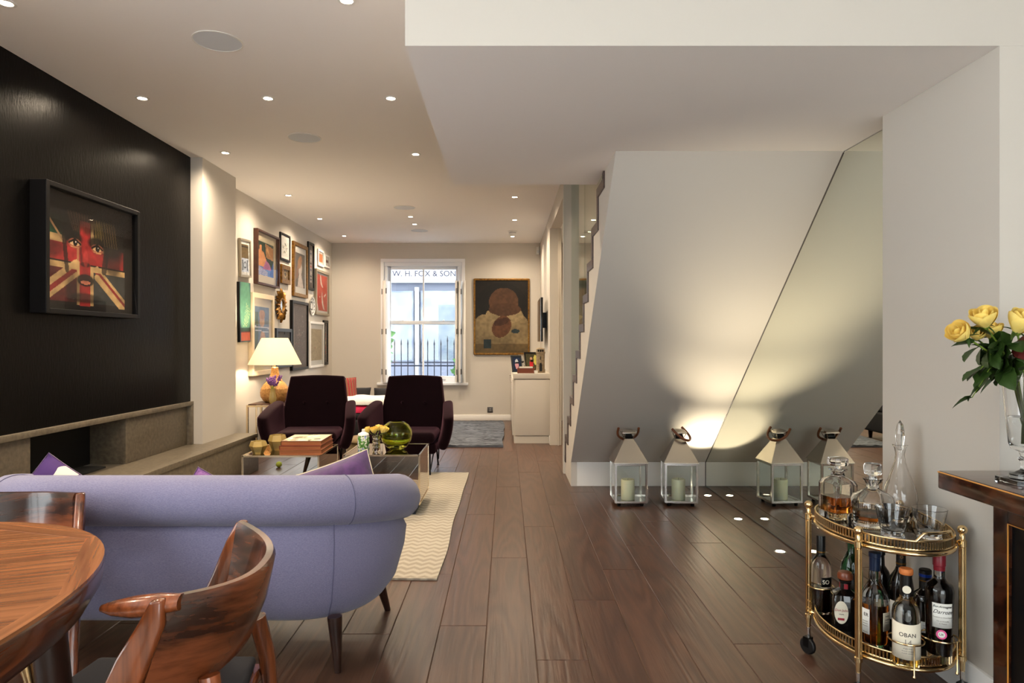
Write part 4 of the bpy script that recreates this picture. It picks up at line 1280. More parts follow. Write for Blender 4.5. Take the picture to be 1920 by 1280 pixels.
# brows, eyes, nose and mouth of a plain face
for ex, ey in ((0.315, 0.585), (0.560, 0.575)):
    c.ell(ex - 0.01, ey + 0.05, 0.075, 0.045, dk, 0.9, 0.45)
    c.ell(ex, ey, 0.062, 0.040, (150, 84, 62), 1, 0.2)
    c.ell(ex, ey + 0.004, 0.054, 0.026, (206, 168, 124)); c.ell(ex + 0.004, ey + 0.006, 0.023, 0.028, dk); c.ell(ex + 0.010, ey + 0.014, 0.006, 0.007, (220, 210, 196))
    c.line((ex - 0.06, ey + 0.002), (ex, ey + 0.040), 0.009, dk); c.line((ex, ey + 0.040), (ex + 0.06, ey + 0.002), 0.009, dk)
    c.line((ex - 0.04, ey - 0.03), (ex + 0.04, ey - 0.032), 0.005, (196, 140, 96))
c.line((0.375, 0.55), (0.385, 0.44), 0.012, (84, 18, 22), 0.8); c.ell(0.425, 0.415, 0.045, 0.018, (56, 12, 14), 0.95, 0.4); c.ell(0.43, 0.47, 0.02, 0.06, (186, 60, 56), 0.6, 0.5)
c.ell(0.43, 0.275, 0.085, 0.050, dk, 0.95, 0.2); c.ell(0.43, 0.255, 0.055, 0.017, (190, 112, 88))
c.ell(0.43, 0.115, 0.14, 0.035, dk, 0.8, 0.5)
c.grain(0.3, 34, 30, 2); c.grain(0.3, 14, 14, 5); c.c *= 1.05
c.rect(0.0, 0.02, 0, 1, dk); c.rect(0.90, 1, 0, 1, (20, 14, 12)); c.rect(0, 1, 0, 0.045, dk); c.rect(0, 1, 0.92, 1, dk)
picture('large black box frame with a face over a red white flag', 3.775, 4.739, 1.368, 2.109, 0.095, 0.028, 'frame_black', c, wall=LW, recess=0.055, name='framed_picture')

# gallery wall
c = Canvas(20, 44, (238, 236, 228))
c.rect(0.12, 0.88, 0.10, 0.92, (196, 206, 224)); c.rect(0.12, 0.88, 0.5, 0.92, (110, 92, 60)); c.rect(0.12, 0.88, 0.82, 0.86, (30, 26, 22)); c.rect(0.2, 0.3, 0.14, 0.46, (50, 60, 66)); c.rect(0.7, 0.8, 0.14, 0.46, (60, 70, 80)); c.ell(0.5, 0.3, 0.16, 0.1, (70, 80, 96)); c.ell(0.5, 0.3, 0.1, 0.06, (200, 210, 226)); c.grain(0.3, 10, 24)
picture('small tilted silver frame with street scene above the teal canvas', 6.90, 7.19, 1.88, 2.27, 0.028, 0.022, 'frame_silver', c, tilt=0.05)
c = Canvas(40, 46, (40, 66, 52))
c.poly([(0, 0.28), (0, 0.80), (0.08, 0.72), (0.12, 0.90), (0.22, 0.88), (0.22, 0.74), (0.36, 0.70), (0.55, 0.44), (0.52, 0.2)], (222, 152, 100)); c.poly([(0.45, 0.98), (0.98, 0.90), (0.98, 0.52), (0.5, 0.56)], (184, 132, 82)); c.poly([(0.52, 0.8), (0.6, 0.9), (0.8, 0.6)], (222, 170, 110))
c.rect(0, 1, 0, 0.26, (92, 128, 190)); c.poly([(0.3, 0.2), (0.5, 0.48), (0.7, 0.4), (0.9, 0.2)], (184, 110, 160)); c.poly([(0.7, 0.05), (1, 0.5), (1, 0)], (60, 100, 176))
for k in range(5): c.line((0, 0.24 - k * 0.05), (0.6, 0.12 - k * 0.04), 0.012, (206, 196, 206))
c.grain(0.2, 20, 20)
picture('deep brown box frame with orange and blue figure painting', 7.315, 8.026, 1.84, 2.434, 0.05, 0.022, 'frame_brown', c, 'mount', 0.085, mwz=0.09, recess=0.012)
c = Canvas(20, 30, (206, 208, 204))
for k in range(34):
    a = random.random() * 6.28; r0 = 0.10 + random.random() * 0.24
    c.ell(0.5 + r0 * math.cos(a), 0.44 + r0 * 1.1 * math.sin(a), 0.05, 0.04, random.choice([(40, 44, 42), (120, 126, 116), (176, 160, 110), (230, 228, 220)]))
picture('small black frame with a grey etching beside the brown frame', 8.145, 8.518, 2.20, 2.53, 0.02, 0.026, 'frame_black', c, 'mount_white', 0.03)
c = Canvas(16, 18, (124, 100, 62)); c.ell(0.5, 0.5, 0.3, 0.35, (170, 150, 110)); c.ell(0.5, 0.55, 0.16, 0.2, (84, 66, 50)); c.grain(0.4, 8, 8)
picture('tiny gilt frame with dark portrait above the sunburst mirror', 8.163, 8.486, 1.921, 2.147, 0.032, 0.055, 'old_gold', c)
c = Canvas(24, 50, (96, 92, 88)); c.poly([(0.2, 0.0), (0.36, 0.36), (0.32, 0.62), (0.62, 0.78), (0.72, 0.58), (0.62, 0.40), (0.86, 0.0)], (214, 200, 190)); c.ell(0.46, 0.74, 0.26, 0.16, (176, 132, 96), rot=0.6); c.poly([(0.1, 0.2), (0.3, 0.36), (0.26, 0.72), (0.08, 0.5)], (150, 112, 94)); c.grain(0.12, 12, 24)
picture('tall gilt frame with pale figure on a grey ground', 8.613, 9.222, 1.80, 2.492, 0.035, 0.045, 'old_gold', c, 'mount_white', 0.06, mwz=0.08)
c = Canvas(10, 60, (186, 176, 170))
for k in range(9): c.rect(0.15, 0.85, 0.06 + k * 0.10, 0.12 + k * 0.10, random.choice([(190, 80, 66), (90, 96, 130), (60, 60, 70), (210, 200, 190)]))
picture('tall narrow black frame with a strip of small colour panels', 9.281, 9.564, 1.93, 2.585, 0.025, 0.035, 'frame_black', c, 'mount_dark', 0.06, mwz=0.07)
c = Canvas(12, 16, (206, 132, 84)); c.rect(0.1, 0.9, 0.1, 0.9, (192, 112, 66)); c.grain(0.2, 6, 6)
picture('small white frame with an orange print above the red picture', 9.772, 10.087, 2.315, 2.555, 0.02, 0.03, 'frame_white', c, 'mount_white', 0.03)
c = Canvas(12, 16, (120, 58, 52)); c.grain(0.3, 6, 6)
picture('small white frame with a maroon print near the room corner', 10.146, 10.422, 2.333, 2.524, 0.02, 0.025, 'frame_white', c, 'mount_white', 0.05)
c = Canvas(40, 50, (204, 60, 36))
def crescent(cu, cv, r, a0, a1, w):
    for k in range(14):
        a = a0 + (a1 - a0) * k / 13
        c.ell(cu + r * math.cos(a), cv + r * 1.2 * math.sin(a), w * math.sin(PI * (k + 0.7) / 14.4) + 0.003, w * math.sin(PI * (k + 0.7) / 14.4) + 0.003, (236, 226, 214))
crescent(0.62, 0.98, 0.26, 2.6, 4.6, 0.05); crescent(0.86, 0.44, 0.36, 2.9, 4.4, 0.055); crescent(0.40, 0.28, 0.36, 3.0, 4.4, 0.05); c.line((0.70, 0.42), (0.86, 0.49), 0.025, (236, 226, 214)); c.ell(0.28, 0.38, 0.04, 0.03, (236, 226, 214)); c.grain(0.15, 10, 12)
picture('bright red picture with white crescents in a pale frame', 9.61, 10.313, 1.605, 2.251, 0.04, 0.035, 'frame_silver', c, 'mount_white', 0.03)
c = Canvas(24, 50, (44, 62, 78)); c.ell(0.5, 0.62, 0.42, 0.50, (84, 134, 110), 1, 0.35); c.rect(0.08, 0.92, 0.02, 0.17, (176, 92, 68))
for k in range(6): c.rect(0.12 + k * 0.14, 0.15 + k * 0.14, 0.02, 0.17, (176, 80, 60))
for k in range(7): c.line((0.3 + k * 0.05, 0.26), (0.62 + k * 0.06, 0.66 - 0.02 * k), 0.008, (196, 196, 140), 0.5)
c.rect(0.0, 1, 0.17, 0.24, (28, 34, 36), 0.8); c.grain(0.15, 14, 24)
picture('unframed tall teal green canvas with orange base', 6.874, 7.165, 1.212, 1.823, 0.03, 0.0, 'frame_slate', c, glass=False, tilt=0.03, recess=0.0305, name='painted_canvas')
c = Canvas(30, 50, (120, 136, 150)); c.rect(0, 0.22, 0, 0.9, (96, 110, 84)); c.poly([(0.26, 0.02), (0.3, 0.34), (0.45, 0.56), (0.66, 0.56), (0.82, 0.34), (0.82, 0.02)], (206, 168, 138)); c.poly([(0.34, 0.0), (0.38, 0.26), (0.56, 0.36), (0.72, 0.26), (0.76, 0.0)], (74, 94, 104)); c.ell(0.5, 0.76, 0.17, 0.15, (212, 176, 146)); c.ell(0.5, 0.86, 0.2, 0.09, (198, 154, 116)); c.line((0, 0.64), (1, 0.62), 0.012, (226, 230, 236)); c.line((0, 0.58), (1, 0.54), 0.008, (216, 220, 226)); c.grain(0.2, 20, 30)
picture('large cream frame with a blue seated figure above the lamp', 7.166, 7.842, 0.853, 1.737, 0.05, 0.05, 'frame_cream', c, 'mount', 0.07, mwz=0.09)
c = Canvas(16, 16, (206, 200, 186)); c.rect(0.2, 0.8, 0.2, 0.8, (150, 146, 136)); c.grain(0.2, 8, 8)
picture('slate blue box frame half hidden behind the lamp shade', 7.944, 8.517, 0.908, 1.374, 0.04, 0.04, 'frame_slate', c, 'frame_black', 0.13)
c = Canvas(30, 46, (88, 78, 78))
for k in range(16): c.line((random.random(), random.random()), (random.random(), random.random()), 0.003, random.choice([(150, 120, 118), (128, 60, 70), (180, 172, 160)]), 0.5)
c.rect(0.08, 0.085, 0.05, 0.95, (150, 140, 130)); c.grain(0.2, 10, 16)
picture('large dark grey frame with a charcoal drawing', 8.539, 9.229, 0.853, 1.74, 0.04, 0.035, 'frame_black', c, 'mount_dark', 0.03)
c = Canvas(24, 30, (178, 160, 128)); c.grain(0.2, 18, 24); c.ell(0.34, 0.40, 0.02, 0.03, (150, 60, 40))
picture('white frame with a sandy beige abstract print', 9.339, 10.049, 0.857, 1.499, 0.03, 0.03, 'frame_white', c, 'mount_white', 0.05, mwz=0.07)
c = Canvas(8, 40, (120, 110, 100))
for k in range(7): c.rect(0.2, 0.8, 0.05 + k * 0.13, 0.13 + k * 0.13, random.choice([(176, 60, 50), (210, 196, 160), (60, 60, 60), (220, 214, 200)]))
picture('thin black frame hung closest to the window wall corner', 10.064, 10.29, 0.878, 1.538, 0.03, 0.04, 'frame_black', c, 'mount_dark', 0.04)

# sunburst mirror
t = thing('sunburst_mirror', 'gilt sunburst mirror with leafy rays and round glass', 'mirror', (GW, 8.15, 1.647))
def ray(L, w):
    b = MB(); rows = []
    for i in range(7):
        s = i / 6; ww = w * math.sin(PI * (0.2 + 0.8 * s) ** 0.9) ** 0.8 if s < 1 else 0.002
        rows.append([(0.012 + 0.018 * math.sin(PI * s), -ww / 2, 0.075 + L * s), (0.030 + 0.02 * math.sin(PI * s), 0, 0.075 + L * s), (0.012 + 0.018 * math.sin(PI * s), ww / 2, 0.075 + L * s), (0.008, 0, 0.075 + L * s)])
    return b.loft(rows)
RM = [ray(0.130, 0.05).mesh('ray', 'old_gold', 40), ray(0.105, 0.05).mesh('ray', 'old_gold', 40)]
for k in range(20):
    linked('ray', RM[k % 2], t, (0, 0, 0), (2 * PI * k / 20, 0, 0))
b = MB().tube([(0.028, 0.080 * math.cos(a), 0.080 * math.sin(a)) for a in np.linspace(0, 2 * PI, 33)[:-1]], 0.016, 10, closed=True)
b.build('rim', 'old_gold', t, smooth=60)
b = MB().lathe([(0, 0.004), (0.078, 0.004), (0.078, 0.024), (0.05, 0.031), (0, 0.034)], 28).xform(Matrix.Rotation(PI / 2, 4, 'Y'))
b.build('mirror_glass', 'wall_mirror', t, smooth=50)
# decorated plate
t = thing('decorative_plate', 'blue and white patterned plate hung on the gallery wall', 'plate', (GW, 9.48, 1.717))
Mx = Matrix.Rotation(PI / 2, 4, 'Y')
MB().lathe([(0, 0.001), (0.08, 0.001), (0.128, 0.020), (0.130, 0.024), (0.078, 0.008), (0, 0.006)], 36).xform(Mx).build('dish', 'plate_white', t, smooth=50)
for k in range(12):
    a = 2 * PI * k / 12
    b = MB().lathe([(0, 0), (0.016, 0), (0.016, 0.002), (0, 0.002)], 8).xform(Matrix.Translation((0.016, 0.105 * math.cos(a), 0.105 * math.sin(a))) @ Mx)
    b.build('motif', 'navy_foil', t)
    a += PI / 12
    b = MB().lathe([(0, 0), (0.013, 0), (0.013, 0.002), (0, 0.002)], 6).xform(Matrix.Translation((0.0075, 0.055 * math.cos(a), 0.055 * math.sin(a))) @ Mx)
    b.build('motif', 'frame_slate', t)

# painting on the window wall: a plain stand-in, rounded brown form over cream on a dark ground
c = Canvas(70, 96, (30, 24, 18))
c.ell(0.5, 0.70, 0.46, 0.27, (22, 18, 15))
c.ell(0.5, 0.22, 0.56, 0.36, (152, 132, 94)); c.ell(0.16, 0.36, 0.20, 0.17, (156, 136, 100)); c.ell(0.84, 0.36, 0.18, 0.17, (150, 130, 94))
c.rect(0, 1, 0, 0.12, (118, 98, 62))
c.ell(0.55, 0.52, 0.36, 0.12, (166, 146, 108))
c.ell(0.54, 0.70, 0.28, 0.20, (92, 62, 40)); c.ell(0.56, 0.60, 0.31, 0.085, (84, 56, 36))
c.ell(0.5, 0.36, 0.19, 0.14, (104, 66, 40), rot=0.4); c.ell(0.5, 0.43, 0.15, 0.05, (74, 44, 28), rot=0.2)
c.rect(0.16, 0.30, 0.06, 0.19, (44, 60, 64)); c.ell(0.76, 0.30, 0.08, 0.03, (44, 60, 64))
c.grain(0.25, 30, 40, 4); c.grain(0.3, 5, 6, 9); c.c *= 0.55
t = thing('framed_painting', 'dark painting of a rounded brown form in thin gilt frame', 'picture', (-0.078, BW, 1.608))
w, h = 0.435, 0.588
b = MB()
b.box(-w, -w + 0.028, -0.04, -0.0006, -h, h).box(w - 0.028, w, -0.04, -0.0006, -h, h).box(-w + 0.028, w - 0.028, -0.04, -0.0006, -h, -h + 0.028).box(-w + 0.028, w - 0.028, -0.04, -0.0006, h - 0.028, h)
b.build('frame', 'old_gold', t, bevel=0.006)
c.build('print', t, 2 * w - 0.056, 2 * h - 0.056, Matrix.Translation((0, -0.024, 0)) @ FRONT, 'print')
MB().box(-w + 0.02, w - 0.02, -0.022, -0.001, -h + 0.02, h - 0.02).build('backing', 'frame_black', t)

# ------------------------------------------------------------------ side table, lamp, lavender
t = thing('side_table', 'brass framed side table carrying the rattan lamp', 'side table', (-2.37, 6.93, 0))
b = MB()
for sx in (-1, 1):
    for sy in (-1, 1):
        b.box(sx * 0.19 - 0.010, sx * 0.19 + 0.010, sy * 0.19 - 0.010, sy * 0.19 + 0.010, 0, 0.588)
    for z in (0.0, 0.568):
        b.box(sx * 0.19 - 0.009, sx * 0.19 + 0.009, -0.19, 0.19, z, z + 0.018).box(-0.19, 0.19, sx * 0.19 - 0.009, sx * 0.19 + 0.009, z, z + 0.018)
b.build('frame', 'champagne', t, bevel=0.002)
for sx in (-0.10, 0.0, 0.10):
    box('slat', sx - 0.008, sx + 0.008, -0.197, -0.183, 0.018, 0.568, 'champagne', t, bevel=0.002)
box('top', -0.185, 0.185, -0.185, 0.185, 0.5885, 0.597, 'frame_brown', t, bevel=0.002)
TT = 0.597
t = thing('table_lamp', 'rattan gourd table lamp with cream tapered shade, lit', 'lamp', (-2.37, 6.98, TT))
b = MB(); rings = []
prof = [(0.085, 0.0), (0.112, 0.02), (0.135, 0.06), (0.140, 0.10), (0.132, 0.14), (0.108, 0.18), (0.078, 0.215), (0.055, 0.25), (0.042, 0.29), (0.036, 0.33), (0.036, 0.352)]
N_, Mz = 96, 60
zz = np.linspace(0, 0.352, Mz + 1)
pr = np.interp(zz, [p[1] for p in prof], [p[0] for p in prof])
for i in range(Mz + 1):
    row = []
    for j in range(N_):
        a = 2 * PI * j / N_
        w = 0.0035 * (abs(math.sin(a * 12 + zz[i] * 62)) ** 0.6 + abs(math.sin(a * 12 - zz[i] * 62)) ** 0.6 - 0.8) if zz[i] < 0.20 else 0.0012 * math.sin(zz[i] * 700)
        r_ = pr[i] + w
        row.append((r_ * math.cos(a), r_ * math.sin(a), zz[i]))
    rings.append(row)
b.loft(rings).build('woven_base', 'rattan', t, smooth=70)
MB().lathe([(0.036, 0.352), (0.030, 0.358), (0.010, 0.362), (0.008, 0.40), (0.014, 0.404), (0.014, 0.44), (0, 0.44)], 16).build('lamp_holder', 'brass', t, smooth=50)
MB().lathe([(0.012, 0.441), (0.026, 0.47), (0.030, 0.49), (0.020, 0.515), (0, 0.522)], 16).build('bulb', 'lamp_glow', t, smooth=70)
b = MB()
b.lathe([(0.263, 0.385), (0.130, 0.655), (0.1285, 0.655), (0.2615, 0.385), (0.263, 0.385)], 56)
b.f = b.f[:-2]
b.build('lamp_shade', 'lamp_shade', t, smooth=60)
b = MB()
for k in range(3):
    a = 2 * PI * k / 3
    b.tube([(0.012 * math.cos(a), 0.012 * math.sin(a), 0.44), (0.128 * math.cos(a), 0.128 * math.sin(a), 0.650)], 0.0018, 5)
b.build('shade_carrier', 'brass', t)
ld = bpy.data.lights.new('lamp_light', 'POINT'); ld.energy = 22; ld.color = (1.0, 0.82, 0.58); ld.shadow_soft_size = 0.04
lo_ = bpy.data.objects.new('lamp_light', ld); COL.objects.link(lo_); lo_.location = (-2.37, 6.98, TT + 0.56)

t = thing('bud_vase', 'small amber glass vase in front of the rattan lamp', 'vase', (-2.33, 6.80, TT))
MB().lathe([(0, 0), (0.026, 0), (0.034, 0.02), (0.036, 0.06), (0.028, 0.10), (0.024, 0.135), (0.030, 0.15), (0.027, 0.15), (0.021, 0.135), (0.025, 0.10), (0.032, 0.06), (0.030, 0.02), (0, 0.012)], 24).build('glass', 'amber_glass', t, smooth=60)
LAVT = None
t = thing('lavender_bunch', 'bunch of purple dried lavender in the amber vase', 'flowers', (-2.33, 6.80, TT + 0.015))
for k in range(16):
    a = k * 2.4; r0 = 0.02 + 0.055 * ((k * 0.37) % 1)
    top = Vector((r0 * math.cos(a), r0 * math.sin(a), 0.185 + 0.06 * ((k * 0.61) % 1)))
    MB().tube([(0, 0, 0.0), (top.x * 0.25, top.y * 0.25, 0.13), top], 0.0015, 5).build('stem', 'stem_green', t)
    b = MB()
    d = (top - Vector((top.x * 0.25, top.y * 0.25, 0.13))).normalized()
    for j in range(7):
        pnt = top + d * (0.008 * j - 0.02)
        b.sphere((pnt.x + 0.004 * math.cos(j * 2.4), pnt.y + 0.004 * math.sin(j * 2.4), pnt.z), 0.0115 - 0.0008 * j, 7, 4)
    b.build('flower_spike', 'lavender', t, smooth=80)

# ------------------------------------------------------------------ daybed behind the armchairs
t = thing('daybed', 'low black upholstered daybed behind the plum armchairs', 'daybed', (-1.95, 8.05, 0))
MB().box(-0.70, 0.75, -0.62, 0.75, 0.10, 0.36).build('base', 'dark_cloth', t, bevel=0.03, segs=3, smooth=50)
MB().box(-0.69, 0.74, -0.60, 0.74, 0.36, 0.435).build('mattress', 'dark_cloth', t, bevel=0.03, segs=3, smooth=50)
for sx in (-0.6, 0.65):
    for sy in (-0.5, 0.65):
        MB().lathe([(0.02, 0), (0.03, 0.10)], 12, (sx, sy, 0)).build('leg', 'dark_wood', t)
def blanket(name, label, x0, x1, y0, y1, z0, z1, m, seed):
    b = MB()
    n = 22
    top = []; bot = []
    for i in range(n + 1):
        ra, rb = [], []
        for j in range(n + 1):
            u, v = i / n, j / n
            k = min(1.0, min(u, 1 - u, v, 1 - v) * 9) ** 0.5
            x = x0 + (x1 - x0) * u; y = y0 + (y1 - y0) * v
            nn = mnoise.noise(Vector((x * 5, y * 5, seed)))
            ra.append((x, y, z0 + (z1 - z0) * (0.35 + 0.65 * k) + 0.012 * nn * k)); rb.append((x, y, z0))
        top.append(ra); bot.append(rb)
    b.grid(top)
    e0 = [top[0][j] for j in range(n)] + [top[i][n] for i in range(n)] + [top[n][n - j] for j in range(n)] + [top[n - i][0] for i in range(n)]
    b.loft([e0, [(p[0], p[1], z0) for p in e0]], caps=False)
    b.add([(x0, y0, z0), (x1, y0, z0), (x1, y1, z0), (x0, y1, z0)], [(0, 3, 2, 1)])
    return tag(b.build(name, m, smooth=60), label, 'blanket')
blanket('folded_blanket', 'folded raspberry pink blanket under the white quilt', -1.95, -1.24, 7.46, 8.10, 0.437, 0.520, 'pink_cloth', 1)
blanket('quilt', 'folded white quilted throw lying on the pink blanket', -1.92, -1.27, 7.48, 8.08, 0.522, 0.590, 'quilt_white', 5)
mat('stripe_cloth', lin(178, 50, 54), 0.85)
m, nt, out = newmat('stripe_cloth')
p = nt.nodes.new('ShaderNodeBsdfPrincipled'); p.inputs['Roughness'].default_value = 0.9
w = nt.nodes.new('ShaderNodeTexWave'); w.inputs['Scale'].default_value = 9; w.inputs['Distortion'].default_value = 1.0
tc = nt.nodes.new('ShaderNodeTexCoord'); nt.links.new(tc.outputs['Object'], w.inputs['Vector'])
r = nt.nodes.new('ShaderNodeValToRGB'); r.color_ramp.interpolation = 'CONSTANT'
e = r.color_ramp.elements; e[0].color = (*lin(128, 26, 36), 1); e[1].position = 0.75; e[1].color = (*lin(176, 146, 90), 1)
q = e.new(0.5); q.color = (*lin(160, 58, 54), 1); q = e.new(0.88); q.color = (*lin(40, 30, 34), 1)
nt.links.new(w.outputs['Fac'], r.inputs[0]); nt.links.new(r.outputs[0], p.inputs['Base Color']); nt.links.new(p.outputs[0], out.inputs[0])
cushion('floor_cushion', 'big red striped kilim cushion propped up on the daybed', 0.52, 0.50, 0.24, lean(-1.98, 7.90, 0.580, 0.55, 0.0, 0.4), ('stripe_cloth', 'stripe_cloth'), pipe='cover_red')
cushion('bolster_cushion', 'wider black cushion lying behind the white quilt', 0.42, 0.22, 0.14, lean(-1.42, 8.34, 0.55, 0.5, 0.0, 0.0), ('dark_cloth', 'dark_cloth'), group='black cushions on the daybed', pipe='dark_cloth')
cushion('bolster_cushion', 'narrower black cushion beside the striped kilim cushion', 0.36, 0.22, 0.14, lean(-1.86, 8.42, 0.55, 0.5, 0.0, 0.1), ('dark_cloth', 'dark_cloth'), group='black cushions on the daybed', pipe='dark_cloth')
t = thing('pouf', 'low olive velvet pouf between the two armchairs', 'pouf', (-1.41, 7.05, 0))
MB().lathe([(0, 0), (0.20, 0), (0.235, 0.05), (0.245, 0.12), (0.235, 0.20), (0.20, 0.235), (0.10, 0.243), (0, 0.238)], 40).build('cover', 'olive_velvet', t, smooth=70)
MB().sphere((0, 0, 0.243), 0.02, 10, 6, (1, 1, 0.5)).build('button', 'olive_velvet', t, smooth=80)
MB().tube([(0.240 * math.cos(a), 0.240 * math.sin(a), 0.20) for a in np.linspace(0, 2 * PI, 41)[:-1]], 0.005, 6, closed=True).build('piping', 'olive_velvet', t, smooth=60)

# ------------------------------------------------------------------ low cupboard with things on it, screen
t = thing('low_cupboard', 'pale painted low cupboard beneath the wall screen', 'cupboard', (0.30, 8.17, 0))
box('plinth', -0.212, 0.221, 0.012, 2.40, 0, 0.085, 'cabinet_paint', t)
box('body', -0.215, 0.221, 0.02, 2.41, 0.088, 0.765, 'cabinet_paint', t)
box('end_panel', -0.195, 0.221, 0.0, 0.0195, 0.095, 0.762, 'cabinet_paint', t, bevel=0.002)
box('worktop', -0.220, 0.2215, -0.005, 2.42, 0.772, 0.836, 'cabinet_paint', t, bevel=0.003)
for k in range(4):
    d = box('door', -0.232, -0.2155, 0.03 + k * 0.595, 0.615 + k * 0.595, 0.095, 0.762, 'cabinet_paint', t, bevel=0.002)
    MB().lathe([(0.006, 0), (0.006, 0.015), (0.011, 0.022), (0, 0.026)], 10).xform(Matrix.Translation((-0.232, 0.56 + k * 0.595, 0.70)) @ Matrix.Rotation(-PI / 2, 4, 'Y')).build('knob', 'steel', d, smooth=60)
KZ = 0.836
def standframe(label, x, y, w, h, m, canvas, rz, leanb=0.22):
    e = thing('photo_frame', label, 'photo frame', (x, y, KZ + 0.0008), rz)
    R = Matrix.Rotation(-leanb, 4, 'X')
    b = MB().box(-w / 2, -w / 2 + 0.02, -0.012, 0, 0, h).box(w / 2 - 0.02, w / 2, -0.012, 0, 0, h).box(-w / 2 + 0.02, w / 2 - 0.02, -0.012, 0, 0, 0.02).box(-w / 2 + 0.02, w / 2 - 0.02, -0.012, 0, h - 0.02, h)
    b.xform(R).build('frame', m, e)
    canvas.build('photo', e, w - 0.04, h - 0.04, R @ Matrix.Translation((0, -0.007, h / 2)) @ FRONT, 'print_gloss')
    MB().box(-w / 2 + 0.005, w / 2 - 0.005, -0.004, 0.002, 0.005, h - 0.005).xform(R).build('backing', 'frame_black', e)
    MB().prism([(0.004, 0.60 * h), (0.012, 0.60 * h), (0.10, 0.002), (0.09, 0.0)], -0.02, 0.02, 0).build('strut', 'frame_black', e)
    return e
c = Canvas(16, 20, (24, 44, 78)); c.ell(0.5, 0.4, 0.24, 0.3, (212, 160, 176)); c.ell(0.52, 0.68, 0.2, 0.16, (214, 222, 232))
standframe('navy framed photo of a pink shape on the cupboard', 0.135, 8.55, 0.15, 0.21, 'frame_slate', c, 0.55)
c = Canvas(16, 20, (190, 190, 186)); c.grain(0.6, 8, 8)
standframe('pale framed photo between the navy and the black ones', 0.215, 8.72, 0.13, 0.22, 'frame_silver', c, 0.9)
c = Canvas(20, 24, (70, 66, 40)); c.ell(0.45, 0.35, 0.14, 0.3, (196, 30, 44)); c.ell(0.45, 0.68, 0.1, 0.1, (206, 160, 120)); c.ell(0.8, 0.6, 0.16, 0.3, (196, 190, 96)); c.grain(0.3, 8, 8)
standframe('black framed photo with a red figure beside the tower', 0.33, 8.78, 0.20, 0.25, 'frame_black', c, 0.25)
t = thing('wooden_box', 'little open wooden box of papers on the cupboard', 'box', (0.235, 8.26, KZ + 0.0008))
b = MB().box(-0.105, 0.105, -0.05, -0.042, 0, 0.062).box(-0.105, 0.105, 0.042, 0.05, 0, 0.062).box(-0.105, -0.097, -0.042, 0.042, 0, 0.062).box(0.097, 0.105, -0.042, 0.042, 0, 0.062).box(-0.097, 0.097, -0.042, 0.042, 0, 0.006)
b.build('case', 'book_brown', t, bevel=0.001)
for k in range(4):
    MB().box(-0.08, 0.08, -0.03 + k * 0.018, -0.027 + k * 0.018, 0.007, 0.07 + 0.01 * (k % 2)).xform(Matrix.Rotation(0.05 * k, 4, 'Z')).build('paper', 'paper' if k % 2 else 'paper_white', t)
t = thing('tower_ornament', 'carved stone tower ornament with dark arched doorway', 'ornament', (0.415, 8.38, KZ + 0.0008))
MB().lathe([(0, 0), (0.058, 0), (0.058, 0.04), (0.052, 0.045), (0.052, 0.235), (0, 0.235)], 8).build('shaft', 'ornament_stone', t, smooth=20)
MB().lathe([(0, 0.236), (0.058, 0.236), (0.060, 0.25), (0.052, 0.255), (0.05, 0.285), (0, 0.285)], 8).build('gallery', 'ornament_stone', t, smooth=20)
MB().lathe([(0, 0.286), (0.058, 0.286), (0.05, 0.298), (0, 0.312)], 8).build('roof', 'ornament_stone', t, smooth=20)
MB().prism([(-0.016, 0.02), (0.016, 0.02), (0.016, 0.10), (0.010, 0.118), (0, 0.124), (-0.010, 0.118), (-0.016, 0.10)], -0.062, -0.045, 1).build('doorway', 'ink_black', t)
for a in (-0.55, 0.0, 0.55):
    MB().box(-0.008, 0.008, -0.054, -0.044, 0.257, 0.283).xform(Matrix.Rotation(a, 4, 'Z')).build('opening', 'ink_black', t)
MB().box(-0.005, 0.005, -0.0535, -0.045, 0.16, 0.20).build('slit', 'ink_black', t)
t = thing('tealight_cup', 'tiny white cup between the box and the tower', 'cup', (0.352, 8.22, KZ + 0.0008))
MB().lathe([(0, 0), (0.022, 0), (0.027, 0.035), (0.024, 0.035), (0.020, 0.006), (0, 0.006)], 20).build('cup', 'plate_white', t, smooth=40)
MB().lathe([(0, 0.007), (0.0195, 0.007), (0.022, 0.024), (0, 0.024)], 20).build('wax', 'wax', t)
t = thing('television', 'slim wall screen on a bracket above the cupboard', 'television', (0.46, 9.05, 1.20))
box('panel', -0.028, 0.0, -0.42, 0.42, 0.02, 0.58, 'screen_black', t, bevel=0.004)
box('bezel', -0.031, -0.0285, -0.42, 0.42, 0.02, 0.58, 'steel', t)
box('screen', -0.034, -0.0312, -0.41, 0.41, 0.032, 0.568, 'screen_black', t)
box('bracket', 0.0005, 0.0615, -0.1, 0.1, 0.2, 0.4, 'black_metal', t)
t = thing('light_switch', 'white light switch on the wall by the hall opening', 'switch', (0.522, 8.13, 1.28))
box('plate', -0.008, -0.0005, -0.04, 0.04, -0.04, 0.04, 'plastic_white', t, bevel=0.002)
box('rocker', -0.013, -0.0085, -0.012, 0.012, -0.02, 0.02, 'plastic_white', t, bevel=0.002)
t = thing('power_socket', 'square grey metal socket on the window wall', 'socket', (-0.257, BW, 0.165))
box('plate', -0.043, 0.043, -0.009, -0.0005, -0.043, 0.043, 'switch_grey', t, bevel=0.002)
b = MB().box(-0.004, 0.004, -0.0105, -0.0095, 0.006, 0.022).box(-0.015, -0.005, -0.0105, -0.0095, -0.016, -0.009).box(0.005, 0.015, -0.0105, -0.0095, -0.016, -0.009)
b.build('pin_holes', 'plastic_white', t)

